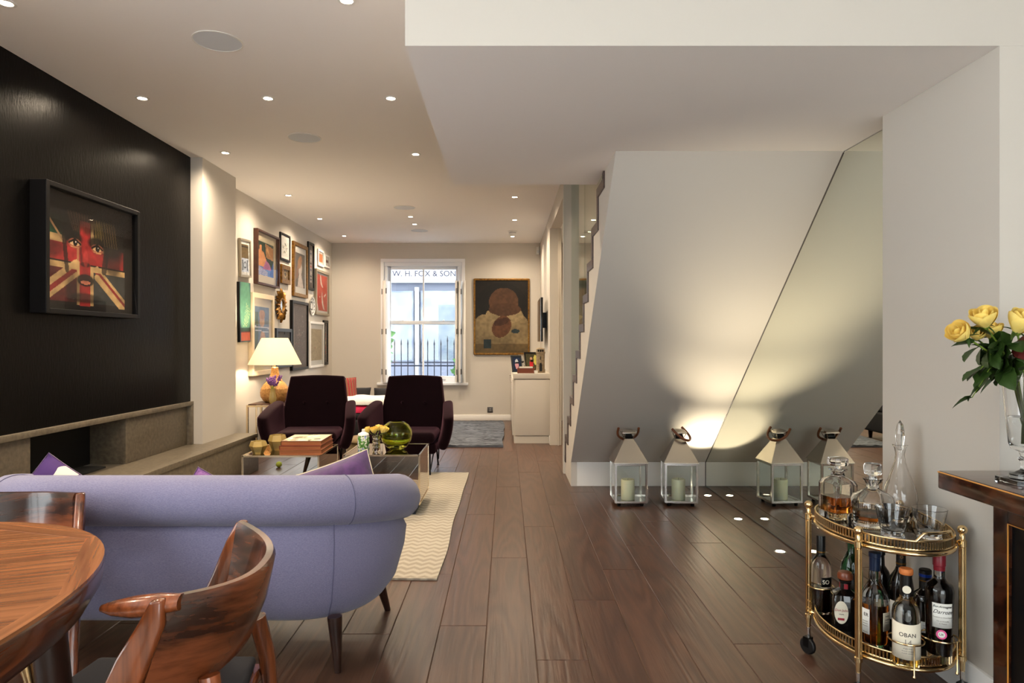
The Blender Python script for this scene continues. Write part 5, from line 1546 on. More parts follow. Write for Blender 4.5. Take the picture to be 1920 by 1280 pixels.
# ------------------------------------------------------------------ street outside
struct(box('ground_street', -14, 10, BW + 0.25, 32, -0.35, -0.25, 'pavement'))
t = thing('shop_building', 'pale shop building across the street with a long painted sign', 'building', (-2.4, 20.0, -0.25))
box('wall', -7, 7, 0.3, 3.0, 0, 8.0, 'facade', t)
box('sign_board', -2.6, 2.6, 0.12, 0.3, 3.32, 3.69, 'sign_white', t, bevel=0.02)
box('cornice', -3.2, 3.2, 0.05, 0.3, 3.70, 3.80, 'sign_white', t, bevel=0.02)
box('lower_cornice', -3.2, 3.2, 0.05, 0.3, 3.22, 3.31, 'sign_white', t, bevel=0.02)
for k, x in enumerate((-2.5, -1.0, 0.5, 2.0)):
    f = box('shop_window', x - 0.65, x + 0.65, 0.2, 0.3, 0.9, 3.0, 'shopfront', t, bevel=0.01)
    box('pane', x - 0.6, x + 0.6, 0.192, 0.199, 0.95, 2.95, 'pane', f)
box('stall_riser', -3.2, 3.2, 0.16, 0.3, 0, 0.85, 'facade', t)
for x in (-3.25, -1.75, -0.25, 1.25, 2.75):
    box('pilaster', x - 0.06, x + 0.06, 0.1, 0.3, 0, 3.1, 'sign_white', t, bevel=0.01)
text('sign_lettering', 'W. H. FOX & SONS', 0.235, 'sign_letter', t, face_front(-0.97, 0.118, 3.49), depth=0.004, spacing=1.0, align='LEFT')
t = thing('iron_railing', 'dark spiked iron railing outside the window', 'railing', (-1.35, 12.6, -0.25))
for k in range(15):
    x = -0.84 + k * 0.122
    hb = 1.50 + (0.06 if k == 9 else 0)
    b = MB().lathe([(0.009, 0), (0.009, hb - 0.09), (0.016, hb - 0.07), (0.012, hb - 0.05), (0.0, hb + 0.04)], 8, (x, 0, 0))
    b.build('bar', 'railing_paint', t, smooth=40)
b = MB().box(-0.9, 0.95, -0.012, 0.012, 1.02, 1.045)
b.build('top_rail', 'railing_paint', t)
MB().box(-0.9, 0.95, -0.012, 0.012, 0.12, 0.145).build('bottom_rail', 'railing_paint', t)
rnd = random.Random(3)
for lab, x, y, hgt in (('small green shrub at the left end of the railing', -2.35, 12.9, 1.75), ('spindly shrub at the right end of the railing', -0.82, 12.3, 1.15)):
    t = thing('shrub', lab, 'shrub', (x, y, -0.25))
    MB().tube([(0, 0, 0), (0.03, 0.02, hgt * 0.5), (0.0, 0.0, hgt * 0.9)], [0.016, 0.012, 0.004], 7).build('stem', 'stem_green', t)
    for k in range(46):
        z = hgt * (0.35 + 0.65 * rnd.random()); a = rnd.random() * 6.28
        leaf_at(t, (0.05 * math.cos(a), 0.05 * math.sin(a), z), (math.cos(a), math.sin(a), 0.4 - rnd.random() * 0.6), 0.10 + 0.10 * rnd.random(), 'curtain_leaf', rnd.random() * 6)

# ------------------------------------------------------------------ lanterns and candles
def lantern(label, x, y, rz, swing, turn=0.0):
    e = thing('lantern', label, 'lantern', (x, y, 0), rz)
    w = 0.120; z0, z1 = 0.026, 0.315
    for sx in (-1, 1):
        for sy in (-1, 1):
            MB().lathe([(0.012, 0), (0.016, 0.0255)], 10, (sx * 0.085, sy * 0.085, 0)).build('foot', 'black_metal', e)
    b = MB(); s = 0.0075
    for sx in (-1, 1):
        for sy in (-1, 1):
            b.box(sx * (w - s) - s, sx * (w - s) + s, sy * (w - s) - s, sy * (w - s) + s, z0, z1)
    for z in (z0, z1 - 2 * s):
        for q in (-1, 1):
            b.box(-w + 2 * s, w - 2 * s, q * (w - s) - s, q * (w - s) + s, z, z + 2 * s)
            b.box(q * (w - s) - s, q * (w - s) + s, -w + 2 * s, w - 2 * s, z, z + 2 * s)
    b.build('frame', 'steel', e, bevel=0.0015)
    box('base_plate', -w + 2 * s, w - 2 * s, -w + 2 * s, w - 2 * s, z0 + 0.001, z0 + 0.008, 'steel', e)
    for q in (-1, 1):
        box('glass_pane', -w + 2 * s, w - 2 * s, q * (w - s) - 0.0015, q * (w - s) + 0.0015, z0 + 2 * s, z1 - 2 * s, 'pane', e)
        box('glass_pane', q * (w - s) - 0.0015, q * (w - s) + 0.0015, -w + 2 * s, w - 2 * s, z0 + 2 * s, z1 - 2 * s, 'pane', e)
    def sqr(h, z): return [(-h, -h, z), (h, -h, z), (h, h, z), (-h, h, z)]
    MB().loft([sqr(w + 0.006, z1 + 0.0005), sqr(w + 0.006, z1 + 0.006), sqr(0.034, 0.487), sqr(0.030, 0.487)]).build('roof', 'roof_steel', e, bevel=0.001)
    MB().loft([sqr(0.026, 0.4875), sqr(0.030, 0.50), sqr(0.022, 0.522), sqr(0.012, 0.5235)]).build('vent', 'black_metal', e)
    b = MB()
    for sx in (-1, 1):
        for sy in (-1, 1):
            b.tube([(sx * 0.028, sy * 0.028, 0.488), (sx * 0.046, sy * 0.046, 0.530)], 0.0025, 5)
    b.build('vent_strut', 'steel', e)
    MB().loft([sqr(0.050, 0.526), sqr(0.054, 0.530), sqr(0.046, 0.545), sqr(0.022, 0.556), sqr(0.010, 0.558)]).build('cap', 'roof_steel', e, bevel=0.002, smooth=40)
    # leather loop handle hanging on two pins, swung down to one side
    pts = []
    for a in np.linspace(0, PI, 15):
        px = 0.088 * math.cos(a) * (1 + 0.22 * math.sin(a)); dz = 0.022 - 0.128 * math.sin(a) ** 0.8
        pts.append(Vector((px * 0.86, 0, dz)))
    R = Matrix.Rotation(turn, 4, 'Z') @ Matrix.Rotation(swing, 4, 'X')
    pts = [tuple(R @ p + Vector((0, 0, 0.548))) for p in pts]
    MB().tube(pts, [0.0095] * 15, 8).build('handle', 'leather', e, smooth=60)
    b = MB()
    for q in (-1, 1):
        Rt = Matrix.Rotation(turn, 4, 'Z')
        b.tube([Rt @ Vector((q * 0.045, 0, 0.545)), Rt @ Vector((q * 0.084, 0, 0.548))], 0.003, 6)
    b.build('handle_pin', 'steel', e)
    return e
lantern('steel and glass lantern standing further from the mirror', 0.912, 5.12, 0.0, 0.75)
lantern('steel and glass lantern beside the mirror, handle swung aside', 1.292, 5.12, -0.10, -0.85, 0.95)
for lab, x, y in (('ivory pillar candle inside the lantern further from the mirror', 0.905, 5.10), ('ivory pillar candle inside the lantern beside the mirror', 1.285, 5.11)):
    t = thing('pillar_candle', lab, 'candle', (x, y, 0.0345))
    MB().lathe([(0, 0), (0.047, 0), (0.050, 0.004), (0.050, 0.146), (0.046, 0.150), (0.030, 0.144), (0, 0.142)], 32).build('wax', 'wax', t, smooth=50)
    MB().lathe([(0.0015, 0.141), (0.0012, 0.156)], 6).build('wick', 'wick', t)

# ------------------------------------------------------------------ brass bar cart
CX, CY, CA, CB = 1.350, 2.467, 0.198, 0.280
cart = thing('bar_cart', 'oval two tier brass bar cart on black castors', 'bar cart', (CX, CY, 0))
posts = [(1.172 - CX, 2.65 - CY), (1.176 - CX, 2.282 - CY), (1.530 - CX, 2.292 - CY), (1.530 - CX, 2.655 - CY)]
def oval(k, z, n=72, da=0.0):
    return [((CA * k + da) * math.cos(2 * PI * i / n), (CB * k + da) * math.sin(2 * PI * i / n), z) for i in range(n)]
for (px, py) in posts:
    b = MB()
    b.lathe([(0.0075, 0.10), (0.0095, 0.135), (0.013, 0.137), (0.013, 0.150), (0.0095, 0.153), (0.0095, 0.515), (0.013, 0.518), (0.013, 0.538), (0.0085, 0.541), (0.0085, 0.556), (0.006, 0.560)], 14, (px, py, 0))
    p = b.build('post', 'brass', cart, smooth=40)
    MB().sphere((px, py, 0.574), 0.0155, 16, 10).build('finial', 'brass', p, smooth=80)
    fl = MB()
    for k in range(8):
        a = 2 * PI * k / 8
        fl.tube([(px + 0.0092 * math.cos(a), py + 0.0092 * math.sin(a), 0.155), (px + 0.0092 * math.cos(a), py + 0.0092 * math.sin(a), 0.513)], 0.0024, 5)
    fl.build('fluting', 'brass', p, smooth=60)
    c = MB().lathe([(0.0065, 0.060), (0.0085, 0.1005)], 12, (px, py, 0)).build('castor_stem', 'steel', cart, smooth=60)
    wh = MB().lathe([(0.010, -0.009), (0.028, -0.009), (0.032, -0.005), (0.032, 0.005), (0.028, 0.009), (0.010, 0.009)], 24).xform(Matrix.Translation((px - 0.008, py - 0.012, 0.0325)) @ Matrix.Rotation(0.5, 4, 'Z') @ Matrix.Rotation(PI / 2, 4, 'Y'))
    wh.build('wheel', 'rubber', cart, smooth=40)
    fk = MB()
    for q in (-1, 1):
        fk.box(q * 0.0125 - 0.0012, q * 0.0125 + 0.0012, -0.012, 0.012, -0.002, 0.034)
    fk.box(-0.0137, 0.0137, -0.012, 0.012, 0.031, 0.035)
    fk.xform(Matrix.Translation((px - 0.006, py - 0.008, 0.0305)) @ Matrix.Rotation(0.5, 4, 'Z')).build('castor_fork', 'black_metal', cart)
def tray(z, name):
    o = MB().prism([(p[0], p[1]) for p in oval(0.985, 0)], z - 0.003, z + 0.003).build(name, 'smoked_glass', cart, smooth=40)
    b = MB()
    b.tube(oval(1.0, z - 0.008), 0.0075, 8, closed=True)
    b.tube(oval(1.0, z + 0.034), 0.0035, 8, closed=True)
    b.tube(oval(1.0, z + 0.006), 0.003, 6, closed=True)
    b.build('tray_rim', 'brass', o, smooth=60)
    g = MB()
    n = 132
    for i in range(n):
        a = 2 * PI * i / n
        x, y = CA * math.cos(a), CB * math.sin(a)
        g.box(x - 0.0022, x + 0.0022, y - 0.0022, y + 0.0022, z + 0.006, z + 0.034)
    g.build('gallery_bars', 'brass', o)
    for (px, py) in posts:
        L = math.hypot(px / CA, py / CB)
        MB().tube([(px / L, py / L, z), (px, py, z)], 0.006, 6).build('bracket', 'brass', o)
    return o
TOPZ, LOWZ = 0.530, 0.160
tray(TOPZ, 'upper_tray'); tray(LOWZ, 'lower_tray')
hp = []
for a in np.linspace(-1.75, -0.97, 15):
    k = min(1.0, 2.2 * math.sin((a + 1.75) / 0.78 * PI))
    hp.append((CA * 1.0 * math.cos(a), CB * 1.0 * math.sin(a), TOPZ + 0.034 + 0.026 * k))
MB().tube(hp, 0.0048, 8).build('handle', 'brass', cart, smooth=60)
# wire bottle rings on the lower tray
def ringwire(cx, cyy, r, z):
    return [(cx + r * math.cos(a), cyy + r * math.sin(a), z) for a in np.linspace(0, 2 * PI, 25)[:-1]]
rings_ = [(1.290, 2.205, 0.052), (1.410, 2.225, 0.054), (1.215, 2.640, 0.046)]
for (x, y, r), (sx_, sy_) in zip(rings_, ((1.285, 2.152), (1.437, 2.177), (1.172, 2.655))):
    zr = 0.245 if y < 2.5 else 0.262
    o = MB().tube(ringwire(x - CX, y - CY, r, zr), 0.0028, 6, closed=True).build('bottle_ring', 'brass', cart, smooth=60)
    sp_ = MB().lathe([(0, 0.140), (0.006, 0.146), (0.0026, 0.152), (0.0026, zr + 0.003), (0, zr + 0.004)], 8, (sx_ - CX, sy_ - CY, 0))
    sp_.build('ring_stay', 'brass', o, smooth=60)

# ------------------------------------------------------------------ glassware and bottles
UZ = TOPZ + 0.0034; BZ = LOWZ + 0.0034
t = thing('decanter', 'square cut glass decanter half full of whisky, flat round stopper', 'decanter', (1.272, 2.622, UZ), 0.25)
MB().lathe([(0, 0), (0.050, 0), (0.053, 0.008), (0.053, 0.128), (0.046, 0.142), (0.020, 0.158), (0.016, 0.175), (0.026, 0.180), (0.026, 0.186), (0.013, 0.187), (0.012, 0.160), (0.038, 0.140), (0.047, 0.126), (0.047, 0.024), (0, 0.020)], 32, sq=7).build('glass', 'clear_glass', t, smooth=35)
MB().lathe([(0, 0.0215), (0.0462, 0.0255), (0.0462, 0.082), (0, 0.082)], 32, sq=7).build('whisky', 'whisky', t, smooth=35)
MB().lathe([(0.009, 0.165), (0.0115, 0.188), (0.012, 0.196), (0.036, 0.200), (0.038, 0.206), (0.038, 0.222), (0.034, 0.227), (0, 0.227)], 10).build('stopper', 'clear_glass', t)
t = thing('decanter', 'squat round glass decanter with faceted stopper and little whisky', 'decanter', (1.335, 2.490, UZ))
MB().lathe([(0, 0), (0.062, 0), (0.066, 0.006), (0.060, 0.020), (0.070, 0.052), (0.075, 0.085), (0.066, 0.112), (0.036, 0.130), (0.022, 0.138), (0.021, 0.152), (0.034, 0.172), (0.031, 0.174), (0.016, 0.155), (0.016, 0.140), (0.034, 0.124), (0.060, 0.108), (0.069, 0.085), (0.064, 0.053), (0.054, 0.026), (0, 0.020)], 36).build('glass', 'clear_glass', t, smooth=50)
MB().lathe([(0, 0.0212), (0.0535, 0.0268), (0.0588, 0.042), (0, 0.042)], 36).build('whisky', 'whisky', t, smooth=50)
MB().lathe([(0.010, 0.148), (0.014, 0.172), (0.012, 0.182), (0.026, 0.188), (0.030, 0.195), (0.030, 0.222), (0.026, 0.228), (0, 0.228)], 12).build('stopper', 'clear_glass', t)
t = thing('decanter', 'tall slim teardrop glass decanter with pointed stopper, empty', 'decanter', (1.478, 2.565, UZ))
MB().lathe([(0, 0), (0.030, 0), (0.036, 0.010), (0.054, 0.050), (0.059, 0.085), (0.052, 0.125), (0.034, 0.175), (0.020, 0.220), (0.016, 0.250), (0.020, 0.275), (0.027, 0.285), (0.0255, 0.286), (0.0175, 0.274), (0.0135, 0.250), (0.0175, 0.220), (0.0315, 0.174), (0.0495, 0.124), (0.0565, 0.085), (0.0515, 0.052), (0.033, 0.016), (0, 0.012)], 32).build('glass', 'clear_glass', t, smooth=60)
MB().lathe([(0, 0.262), (0.010, 0.268), (0.012, 0.288), (0.015, 0.310), (0.0155, 0.332), (0.010, 0.362), (0, 0.378)], 12).build('stopper', 'clear_glass', t, smooth=20)
for lab, x, y in (('cut glass tumbler standing before the teardrop decanter', 1.325, 2.345), ('cut glass tumbler near the cart handle', 1.440, 2.325)):
    t = thing('tumbler', lab, 'glass', (x, y, UZ))
    b = MB().lathe([(0, 0), (0.036, 0), (0.038, 0.006), (0.035, 0.012), (0.038, 0.018), (0.036, 0.026), (0.040, 0.034), (0.054, 0.104), (0.0525, 0.105), (0.039, 0.044), (0.034, 0.030), (0, 0.026)], 28)
    b.build('glass', 'clear_glass', t, smooth=35)

def arclabel(name, parent, R, a0, a1, z0, z1, m, n=14, top=None):
    """paper label wrapped round a bottle; angles from the -Y direction"""
    rows = []
    for i in range(n + 1):
        a = a0 + (a1 - a0) * i / n
        zt = z1 if top is None else z1 + top * (1 - (2 * i / n - 1) ** 2)
        rows.append([(R * math.sin(a), -R * math.cos(a), z0), (R * math.sin(a), -R * math.cos(a), zt)])
    return MB().grid(rows).build(name, m, parent, smooth=60, solid=0.0003)
def curved_text(name, s, size, m, parent, R, ang, z, **k):
    M = Matrix.Rotation(ang, 4, 'Z') @ face_front(0, -R, z)
    return text(name, s, size, m, parent, M, bend=R, **k)

# whisky with cream label
t = thing('liquor_bottle', 'clear bottle with cream OBAN 14 label and orange cork top', 'bottle', (1.290, 2.205, BZ), -0.42)
MB().lathe([(0, 0), (0.036, 0), (0.040, 0.004), (0.041, 0.012), (0.041, 0.165), (0.038, 0.185), (0.028, 0.203), (0.019, 0.215), (0.0165, 0.235), (0.0165, 0.290), (0, 0.290)], 32).build('glass', 'clear_glass', t, smooth=50)
MB().lathe([(0, 0.010), (0.036, 0.010), (0.038, 0.016), (0.038, 0.055), (0, 0.055)], 28).build('whisky', 'whisky_pale', t, smooth=50)
arclabel('label', t, 0.0415, -1.35, 1.35, 0.030, 0.148, 'paper', top=-0.006)
curved_text('label_print', 'OBAN', 0.018, 'ink_black', t, 0.0419, 0, 0.108)
curved_text('label_print', '14', 0.030, 'ink_grey', t, 0.0419, 0, 0.083, sx=0.8)
for z in (0.058, 0.051, 0.066):
    curved_text('label_print', 'single malt' if z > 0.06 else 'scotch whisky', 0.006, 'ink_grey', t, 0.0419, 0, z)
c = MB().lathe([(0.0172, 0.222), (0.0172, 0.288), (0.0185, 0.2885), (0.0185, 0.291), (0, 0.291)], 24).build('foil', 'black_foil', t, smooth=40)
MB().lathe([(0.0190, 0.2915), (0.0205, 0.294), (0.0205, 0.307), (0.018, 0.310), (0, 0.310)], 24).build('cork_top', 'cork_orange', t, smooth=40)
b = MB().lathe([(0, 0), (0.0125, 0), (0.0125, 0.0006), (0, 0.0006)], 20).xform(Matrix.Translation((0, -0.0176, 0.246)) @ Matrix.Rotation(PI / 2, 4, 'X'))
b.build('neck_badge', 'paper', t)
# tall dark red brandy bottle
t = thing('liquor_bottle', 'tall dark red bottle with white script label and wine red cap', 'bottle', (1.410, 2.225, BZ), -0.42)
MB().lathe([(0, 0), (0.033, 0), (0.036, 0.006), (0.042, 0.20), (0.043, 0.235), (0.038, 0.252), (0.022, 0.264), (0.0165, 0.275), (0.0150, 0.330), (0, 0.330)], 32).build('glass', 'clear_glass', t, smooth=50)
MB().lathe([(0, 0.028), (0.0345, 0.030), (0.0400, 0.20), (0.0408, 0.234), (0.036, 0.249), (0.020, 0.261), (0.0145, 0.268), (0, 0.268)], 28).build('brandy', 'port', t, smooth=50)
arclabel('label', t, 0.0430, -0.62, 0.80, 0.124, 0.202, 'paper_white')
curved_text('label_print', 'Bas-Armagnac', 0.010, 'ink_black', t, 0.0436, 0.09, 0.192, shear=0.4)
curved_text('label_print', 'Darroze', 0.017, 'ink_black', t, 0.0436, 0.09, 0.175, shear=0.45)
for z, s in ((0.158, 'Domaine au Grand Bassin'), (0.146, 'Mis en bouteille'), (0.138, 'en France')):
    curved_text('label_print', s, 0.0055, 'ink_grey', t, 0.0436, 0.09, z)
b = MB().lathe([(0, 0), (0.015, 0), (0.015, 0.0007), (0, 0.0007)], 24).xform(Matrix.Translation((0, -0.0415, 0.103)) @ Matrix.Rotation(PI / 2, 4, 'X'))
bd = b.build('round_badge', 'ink_pink', t)
MB().lathe([(0, 0.0008), (0.010, 0.0008), (0.010, 0.0014), (0, 0.0014)], 20).xform(Matrix.Translation((0, -0.0415, 0.103)) @ Matrix.Rotation(PI / 2, 4, 'X')).build('badge_centre', 'paper_white', bd)
text('label_print', 'UK', 0.010, 'ink_black', t, face_front(0, -0.0432, 0.103))
MB().lathe([(0.0168, 0.298), (0.0172, 0.312), (0.0190, 0.314), (0.0190, 0.345), (0.016, 0.350), (0, 0.350)], 20).build('cap', 'wine_wax', t, smooth=40)
# amber whisky with navy foil
t = thing('liquor_bottle', 'amber whisky bottle with navy foil neck and side labels', 'bottle', (1.268, 2.352, BZ), -0.4)
MB().lathe([(0, 0), (0.038, 0), (0.041, 0.005), (0.043, 0.100), (0.044, 0.155), (0.040, 0.178), (0.026, 0.205), (0.018, 0.222), (0.019, 0.240), (0.0165, 0.262), (0.0155, 0.305), (0, 0.305)], 32).build('glass', 'clear_glass', t, smooth=50)
MB().lathe([(0, 0.012), (0.036, 0.012), (0.0385, 0.018), (0.041, 0.10), (0.042, 0.145), (0, 0.145)], 28).build('whisky', 'whisky', t, smooth=50)
arclabel('label', t, 0.0448, -1.5, -0.45, 0.045, 0.130, 'paper_white')
arclabel('label', t, 0.0450, 0.50, 1.5, 0.062, 0.124, 'paper')
curved_text('label_print', 'ER', 0.016, 'ink_black', t, 0.0452, -0.72, 0.110)
for z in (0.088, 0.080, 0.072, 0.052): curved_text('label_print', 'speyside', 0.006, 'ink_grey', t, 0.0452, -0.80, z)
for z in (0.112, 0.100, 0.092, 0.084): curved_text('label_print', 'distillery', 0.006, 'ink_grey', t, 0.0454, 0.9, z)
MB().lathe([(0.0172, 0.255), (0.0172, 0.300), (0.0192, 0.302), (0.0192, 0.316), (0, 0.317)], 20).build('foil', 'navy_foil', t, smooth=40)
# squat dark bottle with wooden stopper
t = thing('liquor_bottle', 'squat dark square bottle with oval cream label and wooden stopper', 'bottle', (1.242, 2.505, BZ), -0.30)
MB().lathe([(0, 0), (0.044, 0), (0.047, 0.004), (0.047, 0.108), (0.042, 0.122), (0.026, 0.131), (0.018, 0.138), (0.018, 0.160), (0, 0.160)], 32, sq=6).build('glass', 'dark_bottle', t, smooth=40)
MB().lathe([(0.0192, 0.140), (0.0192, 0.158), (0, 0.158)], 20).build('neck_band', 'ink_red', t, smooth=40)
MB().lathe([(0.019, 0.1605), (0.021, 0.163), (0.021, 0.168), (0, 0.168)], 20).build('collar', 'black_foil', t, smooth=40)
MB().lathe([(0.018, 0.1685), (0.026, 0.174), (0.027, 0.188), (0.022, 0.198), (0, 0.201)], 20).build('stopper', 'stopper_wood', t, smooth=50)
b = MB().prism([(-0.020 + 0.023 * math.cos(2 * PI * i / 28), 0.064 + 0.041 * math.sin(2 * PI * i / 28)) for i in range(28)], -0.0482, -0.0474, 1)
b.build('label', 'paper', t)
text('label_print', 'Don Julio', 0.0115, 'ink_red', t, face_front(-0.020, -0.0486, 0.072), shear=0.2)
text('label_print', 'tequila', 0.006, 'ink_black', t, face_front(-0.020, -0.0486, 0.058))
MB().prism([(-0.032, 0.036), (-0.010, 0.036), (-0.010, 0.044), (-0.032, 0.044)], -0.0487, -0.0483, 1).build('label_print', 'ink_red', t)
# clear bottle with black neck foil
t = thing('liquor_bottle', 'clear bottle with black cap and small black SO label', 'bottle', (1.215, 2.640, BZ), -0.2)
MB().lathe([(0, 0), (0.034, 0), (0.037, 0.004), (0.037, 0.165), (0.035, 0.190), (0.024, 0.210), (0.015, 0.222), (0.014, 0.280), (0, 0.280)], 28).build('glass', 'clear_glass', t, smooth=50)
arclabel('label', t, 0.0377, -0.2, 1.2, 0.105, 0.142, 'black_foil')
curved_text('label_print', 'SO', 0.022, 'paper', t, 0.0381, 0.28, 0.124)
MB().lathe([(0, 0.008), (0.0335, 0.008), (0.0335, 0.100), (0, 0.100)], 24).build('spirit', 'port', t, smooth=50)
MB().lathe([(0.0165, 0.222), (0.0165, 0.290), (0.0155, 0.294), (0, 0.294)], 20).build('cap', 'black_foil', t, smooth=40)
MB().lathe([(0.0168, 0.230), (0.0168, 0.235), (0, 0.235)], 20).build('gold_band', 'old_gold', t)
# green bottle
t = thing('liquor_bottle', 'green glass bottle behind the middle cart post', 'bottle', (1.318, 2.610, BZ))
MB().lathe([(0, 0), (0.036, 0), (0.040, 0.005), (0.040, 0.160), (0.036, 0.195), (0.022, 0.225), (0.014, 0.245), (0.014, 0.300), (0.016, 0.302), (0.016, 0.315), (0, 0.315)], 28).build('glass', 'bottle_green', t, smooth=50)
arclabel('label', t, 0.0405, -1.4, -0.2, 0.06, 0.17, 'black_foil')
MB().lathe([(0.0162, 0.3155), (0.0162, 0.328), (0, 0.328)], 16).build('cap', 'bottle_green', t, smooth=40)
# dark bottles behind
t = thing('liquor_bottle', 'slim black bottle next to the green bottle', 'bottle', (1.392, 2.545, BZ))
MB().lathe([(0, 0), (0.034, 0), (0.036, 0.005), (0.036, 0.165), (0.030, 0.190), (0.016, 0.210), (0.014, 0.268), (0, 0.268)], 24).build('glass', 'dark_bottle', t, smooth=50)
MB().lathe([(0.0175, 0.250), (0.0175, 0.270), (0.015, 0.273), (0, 0.273)], 18).build('cap', 'black_foil', t, smooth=40)
t = thing('liquor_bottle', 'black wine bottle with gold ringed foil neck', 'bottle', (1.415, 2.450, BZ), -0.4)
MB().lathe([(0, 0), (0.038, 0), (0.041, 0.005), (0.041, 0.165), (0.036, 0.195), (0.020, 0.222), (0.0145, 0.240), (0.0145, 0.318), (0, 0.318)], 28).build('glass', 'dark_bottle', t, smooth=50)
MB().lathe([(0.0160, 0.235), (0.0160, 0.305), (0.0178, 0.306), (0.0178, 0.322), (0, 0.323)], 20).build('foil', 'black_foil', t, smooth=40)
MB().lathe([(0.0166, 0.245), (0.0166, 0.251), (0, 0.251)], 20).build('gold_band', 'old_gold', t)
text('neck_mark', 'o', 0.022, 'old_gold', t, face_front(0, -0.0172, 0.275))
arclabel('label', t, 0.0418, -1.1, 1.1, 0.05, 0.12, 'paper_white')
t = thing('liquor_bottle', 'short dark bottle with blue and gold banded cap', 'bottle', (1.438, 2.345, BZ), -0.5)
MB().lathe([(0, 0), (0.036, 0), (0.039, 0.005), (0.039, 0.160), (0.034, 0.178), (0.020, 0.190), (0.017, 0.200), (0.017, 0.230), (0, 0.230)], 28).build('glass', 'dark_bottle', t, smooth=50)
arclabel('label', t, 0.0396, -1.2, 1.2, 0.055, 0.092, 'paper_white')
for z in (0.080, 0.072, 0.064): curved_text('label_print', 'reserve', 0.006, 'ink_grey', t, 0.0400, 0, z)
MB().lathe([(0.0190, 0.196), (0.0190, 0.236), (0, 0.236)], 20).build('foil', 'black_foil', t, smooth=40)
MB().lathe([(0.0195, 0.222), (0.0195, 0.226), (0, 0.226)], 20).build('gold_band', 'old_gold', t)
MB().lathe([(0.0198, 0.2365), (0.0200, 0.240), (0.0200, 0.246), (0, 0.246)], 20).build('blue_band', 'blue_foil', t)
MB().lathe([(0.0196, 0.2465), (0.0196, 0.258), (0.017, 0.261), (0, 0.261)], 20).build('cap', 'black_foil', t, smooth=40)

# ------------------------------------------------------------------ console and rose vase
t = thing('console_cabinet', 'dark polished wood console with overhanging top and inlaid edges', 'console', (1.95, 1.92, 0))
X0, Y0 = 1.95, 1.92
box('top', 1.366 - X0, 2.75 - X0, 1.62 - Y0, 2.165 - Y0, 0.740, 0.797, 'console_wood', t, bevel=0.006, segs=3)
b = MB()
b.tube([(1.3645 - X0, 1.626 - Y0, 0.7935), (1.3645 - X0, 2.16 - Y0, 0.7935)], 0.0022, 6)
b.tube([(1.3645 - X0, 1.626 - Y0, 0.7935), (2.74 - X0, 1.6185 - Y0, 0.7935)], 0.0022, 6)
b.build('inlay_edge', 'inlay', t)
box('neck', 1.575 - X0, 2.70 - X0, 1.68 - Y0, 2.14 - Y0, 0.715, 0.7395, 'frame_black', t)
box('body', 1.550 - X0, 2.72 - X0, 1.65 - Y0, 2.155 - Y0, 0.05, 0.7145, 'frame_black', t)
fr = MB()
fr.box(1.538 - X0, 1.5495 - X0, 2.095 - Y0, 2.160 - Y0, 0.0, 0.7145).box(1.538 - X0, 1.5495 - X0, 1.645 - Y0, 1.71 - Y0, 0.0, 0.7145)
fr.box(1.538 - X0, 1.5495 - X0, 1.71 - Y0, 2.095 - Y0, 0.645, 0.7145).box(1.538 - X0, 1.5495 - X0, 1.71 - Y0, 2.095 - Y0, 0.03, 0.11)
fr.build('side_frame', 'console_wood', t, bevel=0.003)
b = MB()
b.tube([(1.5375 - X0, 2.094 - Y0, 0.11), (1.5375 - X0, 2.094 - Y0, 0.645), (1.5375 - X0, 1.711 - Y0, 0.645), (1.5375 - X0, 1.711 - Y0, 0.11)], 0.0026, 6, closed=True)
b.tube([(1.540 - X0, 1.645 - Y0, 0.7125), (1.540 - X0, 2.16 - Y0, 0.7125)], 0.0022, 6)
b.build('inlay_line', 'inlay', t)
for k in range(2):
    d = box('door', 1.56 - X0 + k * 0.58, 2.13 - X0 + k * 0.58, 1.632 - Y0, 1.649 - Y0, 0.06, 0.70, 'console_wood', t, bevel=0.003)
    MB().sphere((2.09 - X0 + k * 0.10, 1.622 - Y0, 0.40), 0.011, 12, 8).build('knob', 'brass', d, smooth=80)

VX, VY, VZ = 1.492, 1.965, 0.7972
t = thing('rose_vase', 'footed clear glass vase on square base holding yellow roses', 'vase', (VX, VY, VZ))
MB().lathe([(0, 0), (0.052, 0), (0.055, 0.004), (0.052, 0.014), (0.040, 0.016), (0.038, 0.028), (0.026, 0.030), (0.012, 0.038), (0.011, 0.060), (0.018, 0.070), (0.011, 0.078), (0.016, 0.090), (0.034, 0.098), (0.040, 0.115), (0.050, 0.22), (0.056, 0.308), (0.0535, 0.309), (0.0475, 0.22), (0.0375, 0.12), (0.030, 0.108), (0, 0.106)], 32).build('glass', 'clear_glass', t, smooth=40)
MB().lathe([(0, 0.1065), (0.0295, 0.1085), (0.0370, 0.12), (0.0425, 0.19), (0, 0.19)], 32).build('water', 'water', t, smooth=50)
MB().lathe([(0.0, -0.0), (0.0555, 0.0), (0.0555, 0.0135), (0, 0.0135)], 28, sq=12).build('square_foot', 'clear_glass', t, smooth=30)
roses = [((-0.200, -0.02, 0.432), (-0.75, -0.25, 0.42), 0.034, 'yellow rose leaning furthest out over the bar cart'),
         ((-0.125, -0.01, 0.475), (-0.35, -0.35, 0.85), 0.037, 'open yellow rose standing highest in the bouquet'),
         ((-0.075, 0.03, 0.440), (-0.15, -0.2, 0.95), 0.030, 'yellow rose bud tucked behind the fuller roses'),
         ((-0.030, -0.03, 0.462), (0.10, -0.5, 0.85), 0.042, 'large full yellow rose over the vase mouth'),
         ((-0.118, 0.03, 0.428), (-0.3, -0.5, 0.6), 0.024, 'half closed yellow rose below the highest bloom'),
         ((0.060, 0.0, 0.455), (0.5, -0.3, 0.8), 0.038, 'yellow rose leaning along the console top')]
rl = random.Random(11)
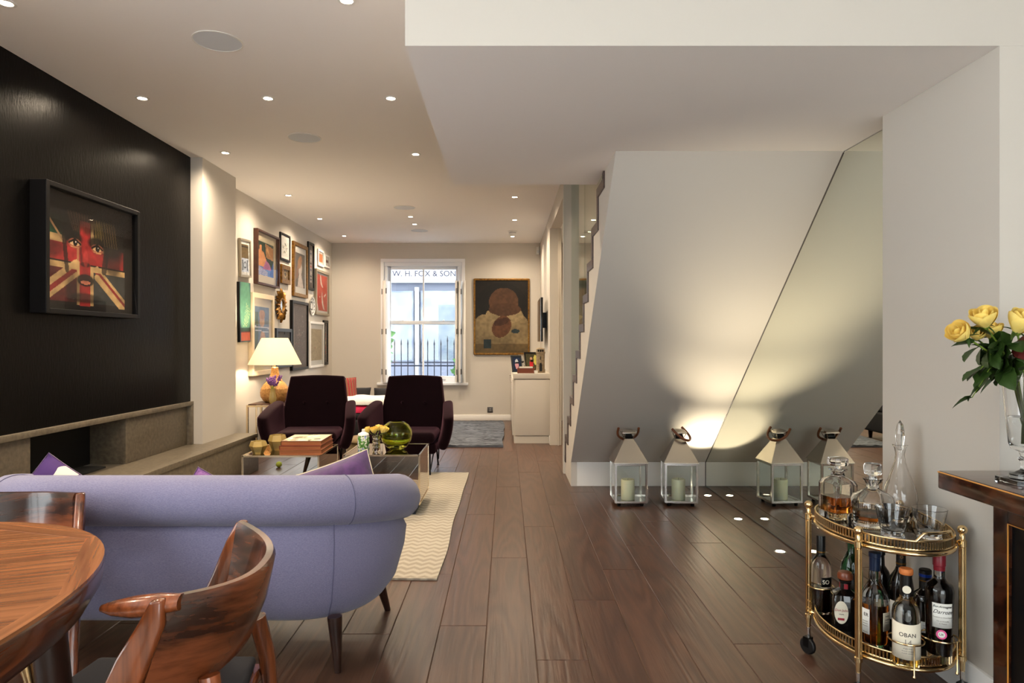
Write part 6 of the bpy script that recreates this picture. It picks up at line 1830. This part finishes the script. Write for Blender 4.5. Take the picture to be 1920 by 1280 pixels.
for i, (c, d, r, lab) in enumerate(roses):
    e = thing('rose', lab, 'flower', (VX, VY, VZ + 0.115))
    c = Vector((c[0], c[1], c[2] - 0.115)); dn = Vector(d).normalized()
    base = c - dn * r * 0.75
    ax = Vector((c.x * -0.07, c.y * -0.3, 0.0))
    rim_ = Vector((c.x * 0.20, c.y * 0.25, 0.19))
    pts = [ax, ax.lerp(rim_, 0.5), rim_, rim_.lerp(base, 0.55) + Vector((0, 0, 0.012)), base]
    MB().tube(pts, 0.0028, 7).build('stem', 'stem_green', e, smooth=60)
    bloom(e, base, dn, r, seed=i + 20)
    MB().sphere(tuple(base), r * 0.30, 10, 6).build('calyx', 'stem_green', e, smooth=80)
    for k in range(4):
        a = k * PI / 2 + i
        side = dn.orthogonal().normalized(); s2 = dn.cross(side)
        dd = side * math.cos(a) + s2 * math.sin(a) + dn * (0.2 - 0.5 * rl.random())
        leaf_at(e, base, dd, r * (0.8 + 0.5 * rl.random()), 'leaf_green', 0, 0.4)
    for k in range(9):
        s = 0.15 + 0.8 * rl.random()
        pnt = pts[2].lerp(pts[3], min(1, s * 1.5)) if s < 0.66 else pts[3].lerp(pts[4], (s - 0.66) * 2)
        dd = Vector((-0.6 * rl.random() - 0.15 if i < 5 else 0.5, rl.uniform(-0.9, 0.3), rl.uniform(-0.75, 0.35)))
        leaf_at(e, pnt, dd, 0.055 + 0.035 * rl.random(), 'leaf_red' if rl.random() < 0.12 else 'leaf_green', rl.random() * 1.5)
    # a leaflet spray hanging out at the side
    if i in (0, 1, 4):
        p0 = pts[2].lerp(pts[3], 0.7)
        tip = p0 + Vector((-0.055 - 0.02 * i / 2, -0.02, -0.03 - 0.02 * i))
        MB().tube([p0, (p0 + tip) / 2 + Vector((0, 0, 0.008)), tip], 0.0013, 5).build('leaf_stalk', 'stem_green', e)
        for q in (0.45, 0.75, 1.0):
            leaf_at(e, p0.lerp(tip, q), Vector((-0.7, rl.uniform(-0.5, 0.2), -0.75 + 0.5 * q)), 0.062, 'leaf_green', rl.random(), 1.05)
